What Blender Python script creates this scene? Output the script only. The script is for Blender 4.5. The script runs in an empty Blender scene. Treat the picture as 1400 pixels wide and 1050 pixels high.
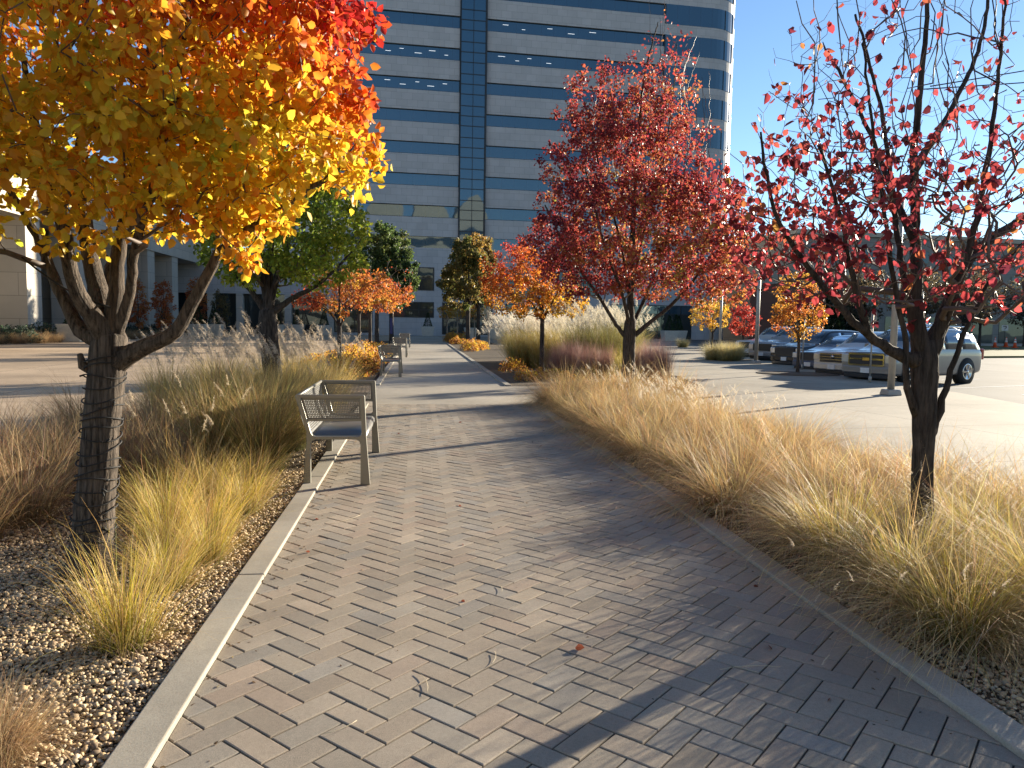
import bpy, bmesh, math, random
import numpy as np
from mathutils import Vector, Matrix

sc = bpy.context.scene
COL = sc.collection
rad = math.radians

# ------------------------------------------------------------------ camera
cam_d = bpy.data.cameras.new('camera')
cam = bpy.data.objects.new('camera', cam_d)
COL.objects.link(cam)
cam_d.sensor_width = 36.0
cam_d.lens = 27.0
cam_d.clip_start = 0.05
cam_d.clip_end = 3000
CAM_R = Matrix.Rotation(rad(-7.06), 3, 'Z') @ Matrix.Rotation(rad(90 - 4.47), 3, 'X') @ Matrix.Rotation(rad(0.9), 3, 'Z')
CAM_H = 1.6
cam.matrix_world = Matrix.Translation((0, 0, CAM_H)) @ CAM_R.to_4x4()
sc.camera = cam

# ------------------------------------------------------------------ light
SUN_AZ, SUN_EL = 55.0, 12.2          # clockwise from +Y, above the horizon
w = bpy.data.worlds.new("World")
sc.world = w
w.use_nodes = True
wn = w.node_tree.nodes
sky = wn.new('ShaderNodeTexSky')
sky.sky_type = 'NISHITA'
sky.sun_disc = False
sky.sun_elevation = rad(SUN_EL)
sky.sun_rotation = rad(SUN_AZ)
sky.altitude = 1600
sky.air_density = 1.0
sky.dust_density = 0.1
sky.ozone_density = 2.6
w.node_tree.links.new(sky.outputs[0], wn['Background'].inputs[0])
wn['Background'].inputs[1].default_value = 0.073
sd = bpy.data.lights.new('sun', 'SUN')
sd.energy = 5.0
sd.angle = rad(0.5)
sd.color = (1.0, 0.88, 0.69)
so = bpy.data.objects.new('sun', sd)
COL.objects.link(so)
SUNV = Vector((math.sin(rad(SUN_AZ)) * math.cos(rad(SUN_EL)), math.cos(rad(SUN_AZ)) * math.cos(rad(SUN_EL)), math.sin(rad(SUN_EL))))
so.rotation_euler = SUNV.to_track_quat('Z', 'Y').to_euler()
so.location = (60, 45, 40)
sc.view_settings.view_transform = 'Standard'
sc.view_settings.look = 'None'
sc.view_settings.exposure = 1.62
sc.view_settings.gamma = 1
sc.cycles.max_bounces = 10
sc.cycles.diffuse_bounces = 6
sc.cycles.transparent_max_bounces = 12
sc.cycles.caustics_reflective = False
sc.cycles.caustics_refractive = False
sc.cycles.sample_clamp_indirect = 6


def at(px, py, Y):
    """the point at depth Y behind a pixel of the 1400x1050 frame"""
    d = CAM_R @ Vector(((px - 700) / 1050, -(py - 525) / 1050, -1))
    t = Y / d.y
    return Vector((d.x * t, Y, d.z * t + CAM_H))


# ------------------------------------------------------------------ materials
MATS = {}


class NT:
    def __init__(s, name):
        s.m = bpy.data.materials.new(name)
        s.m.use_nodes = True
        s.n = s.m.node_tree.nodes
        s.l = s.m.node_tree.links
        s.bsdf = s.n['Principled BSDF']
        s.out = s.n['Material Output']

    def add(s, t, **kw):
        n = s.n.new(t)
        for k, v in kw.items():
            setattr(n, k, v)
        return n

    def link(s, a, b):
        s.l.new(a, b)

    def val(s, sock, v):
        sock.default_value = v

    def math(s, op, a, b=None, c=None):
        n = s.add('ShaderNodeMath', operation=op)
        for i, v in enumerate((a, b, c)):
            if v is None:
                continue
            if isinstance(v, (int, float)):
                n.inputs[i].default_value = v
            else:
                s.link(v, n.inputs[i])
        return n.outputs[0]

    def mix(s, fac, a, b, blend='MIX'):
        n = s.add('ShaderNodeMix', data_type='RGBA', blend_type=blend)
        for sock, v in ((n.inputs[0], fac), (n.inputs[6], a), (n.inputs[7], b)):
            if isinstance(v, (int, float)):
                sock.default_value = v
            elif isinstance(v, (tuple, list)):
                sock.default_value = (*v, 1) if len(v) == 3 else v
            else:
                s.link(v, sock)
        return n.outputs[2]

    def noise(s, scale, detail=4, rough=0.6, vec=None, dim='3D'):
        n = s.add('ShaderNodeTexNoise', noise_dimensions=dim)
        n.inputs['Scale'].default_value = scale
        n.inputs['Detail'].default_value = detail
        n.inputs['Roughness'].default_value = rough
        if vec is not None:
            s.link(vec, n.inputs['Vector'])
        return n.outputs[0]

    def ramp(s, fac, stops):
        n = s.add('ShaderNodeValToRGB')
        e = n.color_ramp.elements
        while len(e) < len(stops):
            e.new(0.5)
        for el, (p, c) in zip(e, stops):
            el.position = p
            el.color = (*c, 1) if len(c) == 3 else c
        s.link(fac, n.inputs[0])
        return n.outputs[0]

    def bump(s, h, strength=0.3, dist=0.01):
        n = s.add('ShaderNodeBump')
        n.inputs['Strength'].default_value = strength
        n.inputs['Distance'].default_value = dist
        s.link(h, n.inputs['Height'])
        s.link(n.outputs[0], s.bsdf.inputs['Normal'])
        return n

    def coord(s, which='Object'):
        return s.add('ShaderNodeTexCoord').outputs[which]

    def base(s, v):
        if isinstance(v, (tuple, list)):
            s.bsdf.inputs['Base Color'].default_value = (*v, 1)
        else:
            s.link(v, s.bsdf.inputs['Base Color'])

    def pr(s, rough=0.5, metal=0.0, spec=0.5):
        s.bsdf.inputs['Roughness'].default_value = rough
        s.bsdf.inputs['Metallic'].default_value = metal
        s.bsdf.inputs['Specular IOR Level'].default_value = spec


def plain(name, color, rough=0.5, metal=0.0, spec=0.5, var=0.12, scale=6.0, coat=0.0):
    if name in MATS:
        return MATS[name]
    t = NT(name)
    nz = t.noise(scale, 5, 0.65, t.coord('Object'))
    lo = tuple(c * (1 - var) for c in color)
    hi = tuple(min(1, c * (1 + var)) for c in color)
    t.base(t.ramp(nz, [(0.3, lo), (0.7, hi)]))
    t.pr(rough, metal, spec)
    if coat:
        t.bsdf.inputs['Coat Weight'].default_value = coat
        t.bsdf.inputs['Coat Roughness'].default_value = 0.05
    MATS[name] = t.m
    return t.m


def vcol_leaf(name, trans=0.5, rough=0.5, spec=0.35):
    t = NT(name)
    a = t.add('ShaderNodeAttribute', attribute_name='col')
    t.base(a.outputs['Color'])
    t.pr(rough, 0, spec)
    tr = t.add('ShaderNodeBsdfTranslucent')
    t.link(a.outputs['Color'], tr.inputs[0])
    mx = t.add('ShaderNodeMixShader')
    mx.inputs[0].default_value = trans
    t.link(t.bsdf.outputs[0], mx.inputs[1])
    t.link(tr.outputs[0], mx.inputs[2])
    t.link(mx.outputs[0], t.out.inputs[0])
    MATS[name] = t.m
    return t.m


LEAF = vcol_leaf('leaf', 0.62, 0.42, 0.4)
GRASS = vcol_leaf('grass_blade', 0.36, 0.55, 0.25)
NEEDLE = vcol_leaf('needle', 0.2, 0.6, 0.2)


def vcol_solid(name, rough=0.8, bump=None, speck=0.0):
    t = NT(name)
    a = t.add('ShaderNodeAttribute', attribute_name='col')
    c = a.outputs['Color']
    co = t.coord('Object')
    n1 = t.noise(60, 4, 0.7, co)
    c = t.mix(0.35, c, t.mix(n1, (0.25, 0.25, 0.25), (1.5, 1.5, 1.5)), 'MULTIPLY')
    if speck:
        n2 = t.noise(420, 2, 0.6, co)
        c = t.mix(speck, c, t.ramp(n2, [(0.33, (0.25, 0.24, 0.22)), (0.45, (1, 1, 1)), (0.62, (1, 1, 1)), (0.72, (1.7, 1.65, 1.55))]), 'MULTIPLY')
        n3 = t.noise(1.1, 4, 0.6, co)
        c = t.mix(0.5, c, t.ramp(n3, [(0.3, (0.62, 0.6, 0.58)), (0.6, (1.05, 1.03, 1.0))]), 'MULTIPLY')
        hb = t.noise(240, 3, 0.7, co)
        t.bump(hb, 0.35, 0.004)
    t.base(c)
    t.pr(rough, 0, 0.25)
    MATS[name] = t.m
    return t.m


PAVER = vcol_solid('paver', 0.85, speck=0.6)
PEBBLE = vcol_solid('pebble', 0.7)


def concrete(name, color, jx=None, jy=None, jw=0.008, var=0.18, rot=0.0, offs=(0, 0), brush=True):
    t = NT(name)
    co = t.coord('Object')
    if rot:
        mp = t.add('ShaderNodeMapping')
        mp.inputs['Rotation'].default_value = (0, 0, rot)
        t.link(co, mp.inputs[0])
        co = mp.outputs[0]
    n1 = t.noise(0.35, 5, 0.6, co)
    n2 = t.noise(7, 6, 0.7, co)
    n3 = t.noise(130, 3, 0.7, co)
    c = t.ramp(n1, [(0.3, tuple(v * (1 - var) for v in color)), (0.7, tuple(v * (1 + var * .6) for v in color))])
    c = t.mix(0.5, c, t.ramp(n2, [(0.3, (0.75, 0.74, 0.72)), (0.65, (1.08, 1.07, 1.05))]), 'MULTIPLY')
    c = t.mix(0.4, c, t.ramp(n3, [(0.35, (0.6, 0.59, 0.57)), (0.6, (1.15, 1.14, 1.12))]), 'MULTIPLY')
    h = n3
    sep = t.add('ShaderNodeSeparateXYZ')
    t.link(co, sep.inputs[0])
    line = None
    for ax, j, o in ((0, jx, offs[0]), (1, jy, offs[1])):
        if not j:
            continue
        v = t.math('ADD', sep.outputs[ax], 1000 * j + o)
        v = t.math('MODULO', v, j)
        v = t.math('SUBTRACT', v, j / 2)
        v = t.math('ABSOLUTE', v)
        v = t.math('LESS_THAN', v, jw)
        line = v if line is None else t.math('MAXIMUM', line, v)
        # each slab a slightly different shade
        fl = t.math('FLOOR', t.math('DIVIDE', t.math('ADD', sep.outputs[ax], 1000.5 * j + o), j))
        wn_ = t.add('ShaderNodeTexWhiteNoise', noise_dimensions='1D')
        t.link(fl, wn_.inputs['W'])
        c = t.mix(1.0, c, t.ramp(wn_.outputs[0], [(0, (0.9, 0.89, 0.88)), (1, (1.06, 1.06, 1.06))]), 'MULTIPLY')
    if line is not None:
        c = t.mix(line, c, (0.05, 0.045, 0.04))
    t.base(c)
    t.pr(0.85, 0, 0.25)
    t.bump(h, 0.25, 0.003)
    MATS[name] = t.m
    return t.m


M_PATH = concrete('path_concrete', (0.43, 0.385, 0.315), None, 3.05, 0.009, var=0.24)
M_SIDE = concrete('sidewalk_concrete', (0.37, 0.33, 0.265), 3.0, 3.0, 0.009, var=0.26, rot=rad(-8))
M_PLAZA = concrete('plaza_concrete', (0.47, 0.355, 0.245), 3.4, 3.4, 0.012, var=0.28)
M_KERB = concrete('kerb_concrete', (0.42, 0.385, 0.32), None, None, var=0.34)
M_ASPH = concrete('asphalt', (0.16, 0.155, 0.145), None, None, var=0.3)
M_SOIL = concrete('bed_soil', (0.12, 0.09, 0.06), None, None, var=0.4)
M_GROUND = concrete('ground_mix', (0.2, 0.18, 0.14), None, None, var=0.4)
M_JOINT = plain('joint_sand', (0.06, 0.052, 0.043), 0.95, spec=0.1, scale=90, var=0.4)
M_WHITE = plain('white_paint', (0.75, 0.74, 0.7), 0.6)


def bark(name, c_lo, c_hi, scale=(38, 38, 5), strength=1.0):
    t = NT(name)
    co = t.coord('Object')
    mp = t.add('ShaderNodeMapping')
    mp.inputs['Scale'].default_value = scale
    t.link(co, mp.inputs[0])
    n1 = t.noise(1.0, 6, 0.7, mp.outputs[0])
    n2 = t.noise(9, 4, 0.6, co)
    c = t.ramp(n1, [(0.36, c_lo), (0.62, c_hi)])
    c = t.mix(0.5, c, t.ramp(n2, [(0.3, (0.6, 0.6, 0.6)), (0.7, (1.2, 1.18, 1.15))]), 'MULTIPLY')
    t.base(c)
    t.pr(0.85, 0, 0.25)
    t.bump(n1, strength, 0.02)
    MATS[name] = t.m
    return t.m


BARK = bark('bark_grey_brown', (0.02, 0.016, 0.013), (0.15, 0.12, 0.095), scale=(46, 46, 4))
BARK_D = bark('bark_dark', (0.018, 0.015, 0.013), (0.09, 0.075, 0.065))
BARK_P = bark('bark_pale', (0.16, 0.13, 0.1), (0.42, 0.36, 0.3), strength=0.4)
TWIG = plain('twig', (0.11, 0.085, 0.07), 0.6, var=0.3, scale=20)
TWIG_P = plain('twig_pale', (0.2, 0.16, 0.14), 0.55, var=0.3, scale=20)


def stone(name, color, bw=1.25, bh=0.8, joint=0.012, dark=0.55):
    t = NT(name)
    uv = t.add('ShaderNodeUVMap')
    b = t.add('ShaderNodeTexBrick')
    b.offset = 0.5
    t.link(uv.outputs[0], b.inputs['Vector'])
    b.inputs['Scale'].default_value = 1.0
    b.inputs['Brick Width'].default_value = bw
    b.inputs['Row Height'].default_value = bh
    b.inputs['Mortar Size'].default_value = joint
    b.inputs['Mortar Smooth'].default_value = 0.1
    b.inputs['Color1'].default_value = (*[c * 0.94 for c in color], 1)
    b.inputs['Color2'].default_value = (*[c * 1.06 for c in color], 1)
    b.inputs['Mortar'].default_value = (*[c * dark for c in color], 1)
    n = t.noise(0.5, 5, 0.6, t.coord('Object'))
    c = t.mix(0.6, b.outputs[0], t.ramp(n, [(0.3, (0.82, 0.81, 0.8)), (0.7, (1.08, 1.07, 1.06))]), 'MULTIPLY')
    t.base(c)
    t.pr(0.6, 0, 0.4)
    t.bump(b.outputs['Fac'], -0.3, 0.01)
    MATS[name] = t.m
    return t.m


STONE = stone('tower_stone', (0.46, 0.44, 0.43))
STONE_P = stone('podium_stone', (0.50, 0.455, 0.39), 2.4, 1.45, 0.018)
STONE_F = stone('far_stone', (0.24, 0.22, 0.195), 3.0, 1.2, 0.02)
STONE_B = stone('beige_render', (0.42, 0.36, 0.28), 4.0, 3.2, 0.02)
BRICK = stone('red_brick', (0.20, 0.085, 0.055), 0.4, 0.14, 0.012, 1.4)


def facade_glass(name, col=(0.014, 0.040, 0.062), refl=0.5, mull=None, tint=(0.45, 0.62, 0.72), wave=0.02):
    t = NT(name)
    uv = t.add('ShaderNodeUVMap')
    co = t.coord('Object')
    n = t.noise(0.25, 2, 0.5, co)
    n2 = t.noise(0.06, 3, 0.5, co)
    c = t.ramp(n2, [(0.3, tuple(v * 0.75 for v in col)), (0.7, tuple(v * 1.25 for v in col))])
    if mull:
        sep = t.add('ShaderNodeSeparateXYZ')
        t.link(uv.outputs[0], sep.inputs[0])
        v = t.math('MODULO', t.math('ADD', sep.outputs[0], 500 * mull), mull)
        v = t.math('LESS_THAN', v, 0.05)
        c = t.mix(v, c, (0.01, 0.014, 0.018))
    t.base(c)
    t.pr(0.3, 0, 0.3)
    gl = t.add('ShaderNodeBsdfGlossy')
    gl.inputs['Roughness'].default_value = 0.02
    gl.inputs['Color'].default_value = (*tint, 1)
    bp = t.add('ShaderNodeBump')
    bp.inputs['Strength'].default_value = wave
    bp.inputs['Distance'].default_value = 1.0
    t.link(n, bp.inputs['Height'])
    t.link(bp.outputs[0], gl.inputs['Normal'])
    fr = t.add('ShaderNodeFresnel')
    fr.inputs['IOR'].default_value = 1.5
    f = t.math('ADD', t.math('MULTIPLY', fr.outputs[0], 0.8), refl * 0.3)
    mx = t.add('ShaderNodeMixShader')
    t.link(f, mx.inputs[0])
    t.link(t.bsdf.outputs[0], mx.inputs[1])
    t.link(gl.outputs[0], mx.inputs[2])
    t.link(mx.outputs[0], t.out.inputs[0])
    MATS[name] = t.m
    return t.m


GLASS = facade_glass('tower_glass', mull=1.55)
GLASS_S = facade_glass('shaft_glass', (0.012, 0.05, 0.085), 0.45, None)
GLASS_D = facade_glass('podium_glass', (0.012, 0.02, 0.022), 0.25, 1.6)
GLASS_C = facade_glass('car_glass', (0.012, 0.016, 0.018), 0.3, None, (0.8, 0.9, 1.0), 0.0)
M_DARK = plain('dark_metal', (0.02, 0.022, 0.025), 0.45)
M_BLACK = plain('black_rubber', (0.014, 0.014, 0.014), 0.75)
M_GALV = plain('painted_pole', (0.34, 0.33, 0.30), 0.45, 0.3)
M_BENCH = plain('silver_powder_coat', (0.24, 0.235, 0.205), 0.38, 0.55, var=0.06, scale=3)
M_SEAT = plain('grey_blue_steel', (0.19, 0.19, 0.185), 0.36, 0.6, var=0.06, scale=3)
M_PLANT = plain('planter_concrete', (0.5, 0.46, 0.39), 0.7)
M_ORANGE = plain('cone_orange', (0.75, 0.09, 0.02), 0.5)
M_CHROME = plain('chrome', (0.5, 0.5, 0.5), 0.12, 1.0, var=0.02)


def emis(name, col, s):
    t = NT(name)
    t.base((0.8, 0.8, 0.75))
    t.bsdf.inputs['Emission Color'].default_value = (*col, 1)
    t.bsdf.inputs['Emission Strength'].default_value = s
    MATS[name] = t.m
    return t.m


LAMP = emis('lit_tube', (0.9, 0.95, 1.0), 0.45)


# ------------------------------------------------------------------ object helpers
def tag(o, label=None, cat=None, group=None, kind=None):
    if label: o['label'] = label
    if cat: o['category'] = cat
    if group: o['group'] = group
    if kind: o['kind'] = kind
    return o


def empty(name, loc=(0, 0, 0), rz=0.0, label=None, cat=None, group=None):
    o = bpy.data.objects.new(name, None)
    COL.objects.link(o)
    o.location = loc
    o.rotation_euler = (0, 0, rz)
    o.empty_display_size = 0.2
    return tag(o, label, cat, group)


def link_mesh(name, me, parent=None):
    o = bpy.data.objects.new(name, me)
    COL.objects.link(o)
    if parent is not None:
        o.parent = parent
    return o


def np_obj(name, V, F, mat, parent=None, col=None, smooth=False):
    V = np.asarray(V, dtype=np.float32)
    F = np.asarray(F, dtype=np.int32)
    me = bpy.data.meshes.new(name)
    me.vertices.add(len(V))
    me.vertices.foreach_set('co', V.ravel())
    m, k = F.shape
    me.loops.add(m * k)
    me.loops.foreach_set('vertex_index', F.ravel())
    me.polygons.add(m)
    me.polygons.foreach_set('loop_start', np.arange(m, dtype=np.int32) * k)
    if smooth:
        me.polygons.foreach_set('use_smooth', np.ones(m, dtype=bool))
    me.update(calc_edges=True)
    if col is not None:
        a = me.attributes.new('col', 'FLOAT_COLOR', 'POINT')
        c4 = np.ones((len(V), 4), dtype=np.float32)
        c4[:, :3] = col
        a.data.foreach_set('color', c4.ravel())
    me.materials.append(mat)
    return link_mesh(name, me, parent)


class MB:
    """collects shapes into one mesh"""
    def __init__(s):
        s.v, s.f, s.m, s.sm, s.uv = [], [], [], [], {}
        s.mats = []

    def mi(s, mat):
        if mat not in s.mats:
            s.mats.append(mat)
        return s.mats.index(mat)

    def add(s, verts, faces, mat, smooth=False):
        o = len(s.v)
        s.v += [tuple(p) for p in verts]
        i = s.mi(mat)
        for f in faces:
            s.f.append([o + a for a in f])
            s.m.append(i)
            s.sm.append(smooth)

    def box(s, lo, hi, mat, M=None):
        x0, y0, z0 = lo
        x1, y1, z1 = hi
        vs = [(x0, y0, z0), (x1, y0, z0), (x1, y1, z0), (x0, y1, z0), (x0, y0, z1), (x1, y0, z1), (x1, y1, z1), (x0, y1, z1)]
        if M is not None:
            vs = [M @ Vector(p) for p in vs]
        s.add(vs, [(0, 3, 2, 1), (4, 5, 6, 7), (0, 1, 5, 4), (1, 2, 6, 5), (2, 3, 7, 6), (3, 0, 4, 7)], mat)

    def taper(s, c, b, t, z0, z1, mat):
        """box with half sizes b at z0 and t at z1"""
        vs = []
        for (hx, hy), z in ((b, z0), (t, z1)):
            vs += [(c[0] - hx, c[1] - hy, z), (c[0] + hx, c[1] - hy, z), (c[0] + hx, c[1] + hy, z), (c[0] - hx, c[1] + hy, z)]
        s.add(vs, [(0, 3, 2, 1), (4, 5, 6, 7), (0, 1, 5, 4), (1, 2, 6, 5), (2, 3, 7, 6), (3, 0, 4, 7)], mat)

    def tube(s, pts, rads, n, mat, cap=True, smooth=True, ridge=0.0, zc=0.0):
        pts = [Vector(p) for p in pts]
        if isinstance(rads, (int, float)):
            rads = [rads] * len(pts)
        vs, fs = [], []
        up = Vector((0.123, 0.37, 0.92))
        prev = None
        for i, p in enumerate(pts):
            d = (pts[min(i + 1, len(pts) - 1)] - pts[max(i - 1, 0)])
            if d.length < 1e-9:
                d = Vector((0, 0, 1))
            d.normalize()
            if prev is None:
                a = d.cross(Vector((1, 0, 0)) if abs(d.x) < 0.8 else Vector((0, 1, 0))).normalized()
            else:
                a = (prev - d * prev.dot(d))
                a = a.normalized() if a.length > 1e-6 else d.orthogonal().normalized()
            prev = a
            b = d.cross(a)
            for k in range(n):
                t = 2 * math.pi * k / n
                q = rads[i]
                if ridge:
                    zz = zc + p.z
                    g1 = abs(math.sin(t * 7.5 + 1.3 * math.sin(zz * 4.1) + zz * 0.9))
                    g2 = abs(math.sin(t * 11.5 + 1.7 * math.sin(zz * 6.3 + 2) - zz * 1.7))
                    g3 = math.sin(t * 3 + zz * 2.2)
                    q *= 1 + ridge * (0.55 * g1 + 0.45 * g2 - 0.62 + 0.5 * g3 * 0.6)
                vs.append(p + (a * math.cos(t) + b * math.sin(t)) * q)
        for i in range(len(pts) - 1):
            for k in range(n):
                k2 = (k + 1) % n
                fs.append((i * n + k, i * n + k2, (i + 1) * n + k2, (i + 1) * n + k))
        if cap and n > 2:
            fs.append(tuple(range(n))[::-1])
            fs.append(tuple((len(pts) - 1) * n + k for k in range(n)))
        s.add(vs, fs, mat, smooth)

    def lathe(s, prof, n, mat, M=None, smooth=True):
        vs, fs = [], []
        for r, z in prof:
            for k in range(n):
                t = 2 * math.pi * k / n
                p = Vector((r * math.cos(t), r * math.sin(t), z))
                vs.append(M @ p if M is not None else p)
        for i in range(len(prof) - 1):
            for k in range(n):
                k2 = (k + 1) % n
                fs.append((i * n + k, i * n + k2, (i + 1) * n + k2, (i + 1) * n + k))
        fs.append(tuple(range(n))[::-1])
        fs.append(tuple((len(prof) - 1) * n + k for k in range(n)))
        s.add(vs, fs, mat, smooth)

    def prism(s, poly, z0, z1, mat, uv=True):
        """vertical prism over a counter-clockwise plan polygon, UV in metres along its sides"""
        o = len(s.v)
        n = len(poly)
        s.v += [(p[0], p[1], z0) for p in poly] + [(p[0], p[1], z1) for p in poly]
        i = s.mi(mat)
        d = [0.0]
        for k in range(n):
            a, b = poly[k], poly[(k + 1) % n]
            d.append(d[-1] + math.hypot(b[0] - a[0], b[1] - a[1]))
        for k in range(n):
            k2 = (k + 1) % n
            s.uv[len(s.f)] = [(d[k], z0), (d[k + 1], z0), (d[k + 1], z1), (d[k], z1)]
            s.f.append([o + k, o + k2, o + n + k2, o + n + k])
            s.m.append(i)
            s.sm.append(False)
        for f in ([o + k for k in range(n)][::-1], [o + n + k for k in range(n)]):
            s.f.append(f)
            s.m.append(i)
            s.sm.append(False)

    def build(s, name, parent=None, bevel=0.0):
        me = bpy.data.meshes.new(name)
        me.from_pydata(s.v, [], s.f)
        for mt in s.mats:
            me.materials.append(mt)
        me.polygons.foreach_set('material_index', s.m)
        me.polygons.foreach_set('use_smooth', s.sm)
        if s.uv:
            ul = me.uv_layers.new(name='UVMap')
            for fi, uvs in s.uv.items():
                st = me.polygons[fi].loop_start
                for q, c in enumerate(uvs):
                    ul.data[st + q].uv = c
        me.update()
        o = link_mesh(name, me, parent)
        if bevel:
            b = o.modifiers.new('bevel', 'BEVEL')
            b.width = bevel
            b.segments = 2
            b.limit_method = 'ANGLE'
        return o


def sheet(name, poly, z, mat):
    me = bpy.data.meshes.new(name)
    me.from_pydata([(p[0], p[1], z) for p in poly], [], [tuple(range(len(poly)))])
    me.materials.append(mat)
    o = link_mesh(name, me)
    return tag(o, kind='structure')


def slab(name, poly, z0, z1, mat):
    b = MB()
    b.prism(poly, z0, z1, mat)
    o = b.build(name)
    return tag(o, kind='structure')


def copy_tree(o, parent=None):
    c = o.copy()
    COL.objects.link(c)
    if parent is not None:
        c.parent = parent
    for ch in list(o.children):
        copy_tree(ch, c)
    return c

#@@GROUND
# ------------------------------------------------------------------ ground
KX = lambda Y: 13.7 + 0.214 * (Y - 17)          # kerb line of the parking lot
LK0, LK1 = -1.09, -0.93                          # left kerb outer / inner edge
RK0, RK1 = 2.25, 2.41                            # right kerb inner / outer edge
sheet('ground', [(-1500, -300), (1500, -300), (1500, 1800), (-1500, 1800)], -0.19, M_GROUND)
sheet('parking_lot', [(5, -40), (140, -40), (140, 62), (KX(110), 110), (20, 110), (8, 20)], -0.15, M_ASPH)
slab('plaza', [(-75, -30), (LK0, -30), (LK0, 98), (-75, 98)], -0.18, 0.0, M_PLAZA)
slab('sidewalk', [(RK1, -30), (KX(-30), -30), (KX(140), 140), (RK1, 140)], -0.18, 0.0, M_SIDE)
slab('path', [(LK0, -30), (RK1, -30), (RK1, 98), (LK0, 98)], -0.18, 0.0, M_PATH)


def kerb(name, x0, x1, ys, h):
    b = MB()
    for a, c in ys:
        y = a
        while y < c - 0.1:
            e = min(y + 3.05, c)
            b.box((x0, y + 0.004, -0.05), (x1, e - 0.004, h), M_KERB)
            y = e
    o = b.build(name, bevel=0.008)
    return tag(o, kind='structure')


kerb('left_kerb', LK0, LK1, [(-4.36, 15.0), (19.6, 66)], 0.036)
kerb('right_kerb', RK0, RK1, [(-4.0, 15.0), (19.6, 62)], 0.036)
sheet('left_bed', [(-4.9, -4), (LK0, -4), (LK0, 17.5), (-3.6, 17.5), (-4.6, 12)], 0.004, M_SOIL)
sheet('left_far_bed', [(-3.5, 19.6), (LK0, 19.6), (LK0, 66), (-3.5, 66)], 0.004, M_SOIL)
sheet('right_bed', [(RK1, -4), (5.75, -4), (5.75, 14.6), (5.2, 15.6), (RK1, 15.6)], 0.004, M_SOIL)
sheet('right_far_bed', [(RK1, 19.6), (7.6, 19.6), (8.4, 24), (8.0, 33), (6.4, 40), (6.0, 66), (RK1, 66)], 0.004, M_SOIL)


# herringbone paving, every paver its own block inside one mesh
def herringbone():
    rng = np.random.default_rng(5)
    U = 0.125
    sheet('brick_bed', [(LK1, -4), (RK0, -4), (RK0, 15.05), (LK1, 15.05)], 0.004, M_JOINT)
    bm = bmesh.new()
    cl = bm.verts.layers.float_color.new('col')
    c45, s45 = math.cos(rad(45)), math.sin(rad(45))
    N = 120
    pal = [(0.385, 0.322, 0.25), (0.37, 0.315, 0.248), (0.395, 0.332, 0.258), (0.36, 0.312, 0.25), (0.35, 0.31, 0.253),
           (0.33, 0.30, 0.256), (0.38, 0.32, 0.245), (0.385, 0.31, 0.24), (0.365, 0.315, 0.248), (0.375, 0.32, 0.252)]
    for m in range(-N, N):
        for n in range(-N, N):
            ox, oy = m + 2 * n, m - 2 * n
            for kind in (0, 1):
                if kind == 0:
                    x0, y0, lx, ly = ox, oy, 2, 1
                else:
                    x0, y0, lx, ly = ox + 3, oy, 1, 2
                cx, cy = (x0 + lx / 2) * U, (y0 + ly / 2) * U
                wx, wy = cx * c45 - cy * s45 + 0.6, cx * s45 + cy * c45 + 6.0
                if not (LK1 - 0.25 < wx < RK0 + 0.25 and 0.9 < wy < 15.3):
                    continue
                g, bv, h = 0.0037, 0.004, 0.0115 + rng.normal(0, 0.0009)
                c = np.array(pal[rng.integers(len(pal))]) * (1 + rng.normal(0, 0.06))
                tilt = rng.normal(0, 0.006, 2)
                ring = []
                for inset, z in ((g, 0.0), (g, h - 0.003), (g + bv, h)):
                    r = []
                    for sx, sy in ((0, 0), (1, 0), (1, 1), (0, 1)):
                        ax = x0 * U + (inset if sx == 0 else lx * U - inset)
                        ay = y0 * U + (inset if sy == 0 else ly * U - inset)
                        X = ax * c45 - ay * s45 + 0.6
                        Y = ax * s45 + ay * c45 + 6.0
                        zz = z + ((X - wx) * tilt[0] + (Y - wy) * tilt[1] if z > 0 else 0)
                        v = bm.verts.new((X, Y, zz))
                        v[cl] = (*c, 1)
                        r.append(v)
                    ring.append(r)
                for a, b in ((0, 1), (1, 2)):
                    for k in range(4):
                        bm.faces.new((ring[a][k], ring[a][(k + 1) % 4], ring[b][(k + 1) % 4], ring[b][k]))
                bm.faces.new(ring[2])
    for co, no in (((LK1 + 0.003, 0, 0), (-1, 0, 0)), ((RK0 - 0.003, 0, 0), (1, 0, 0)), ((0, 15.0, 0), (0, 1, 0))):
        bmesh.ops.bisect_plane(bm, geom=bm.verts[:] + bm.edges[:] + bm.faces[:], plane_co=co, plane_no=no, clear_outer=True)
    me = bpy.data.meshes.new('brick_path')
    bm.to_mesh(me)
    bm.free()
    me.materials.append(PAVER)
    tag(link_mesh('brick_path', me), kind='structure')


herringbone()


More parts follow.
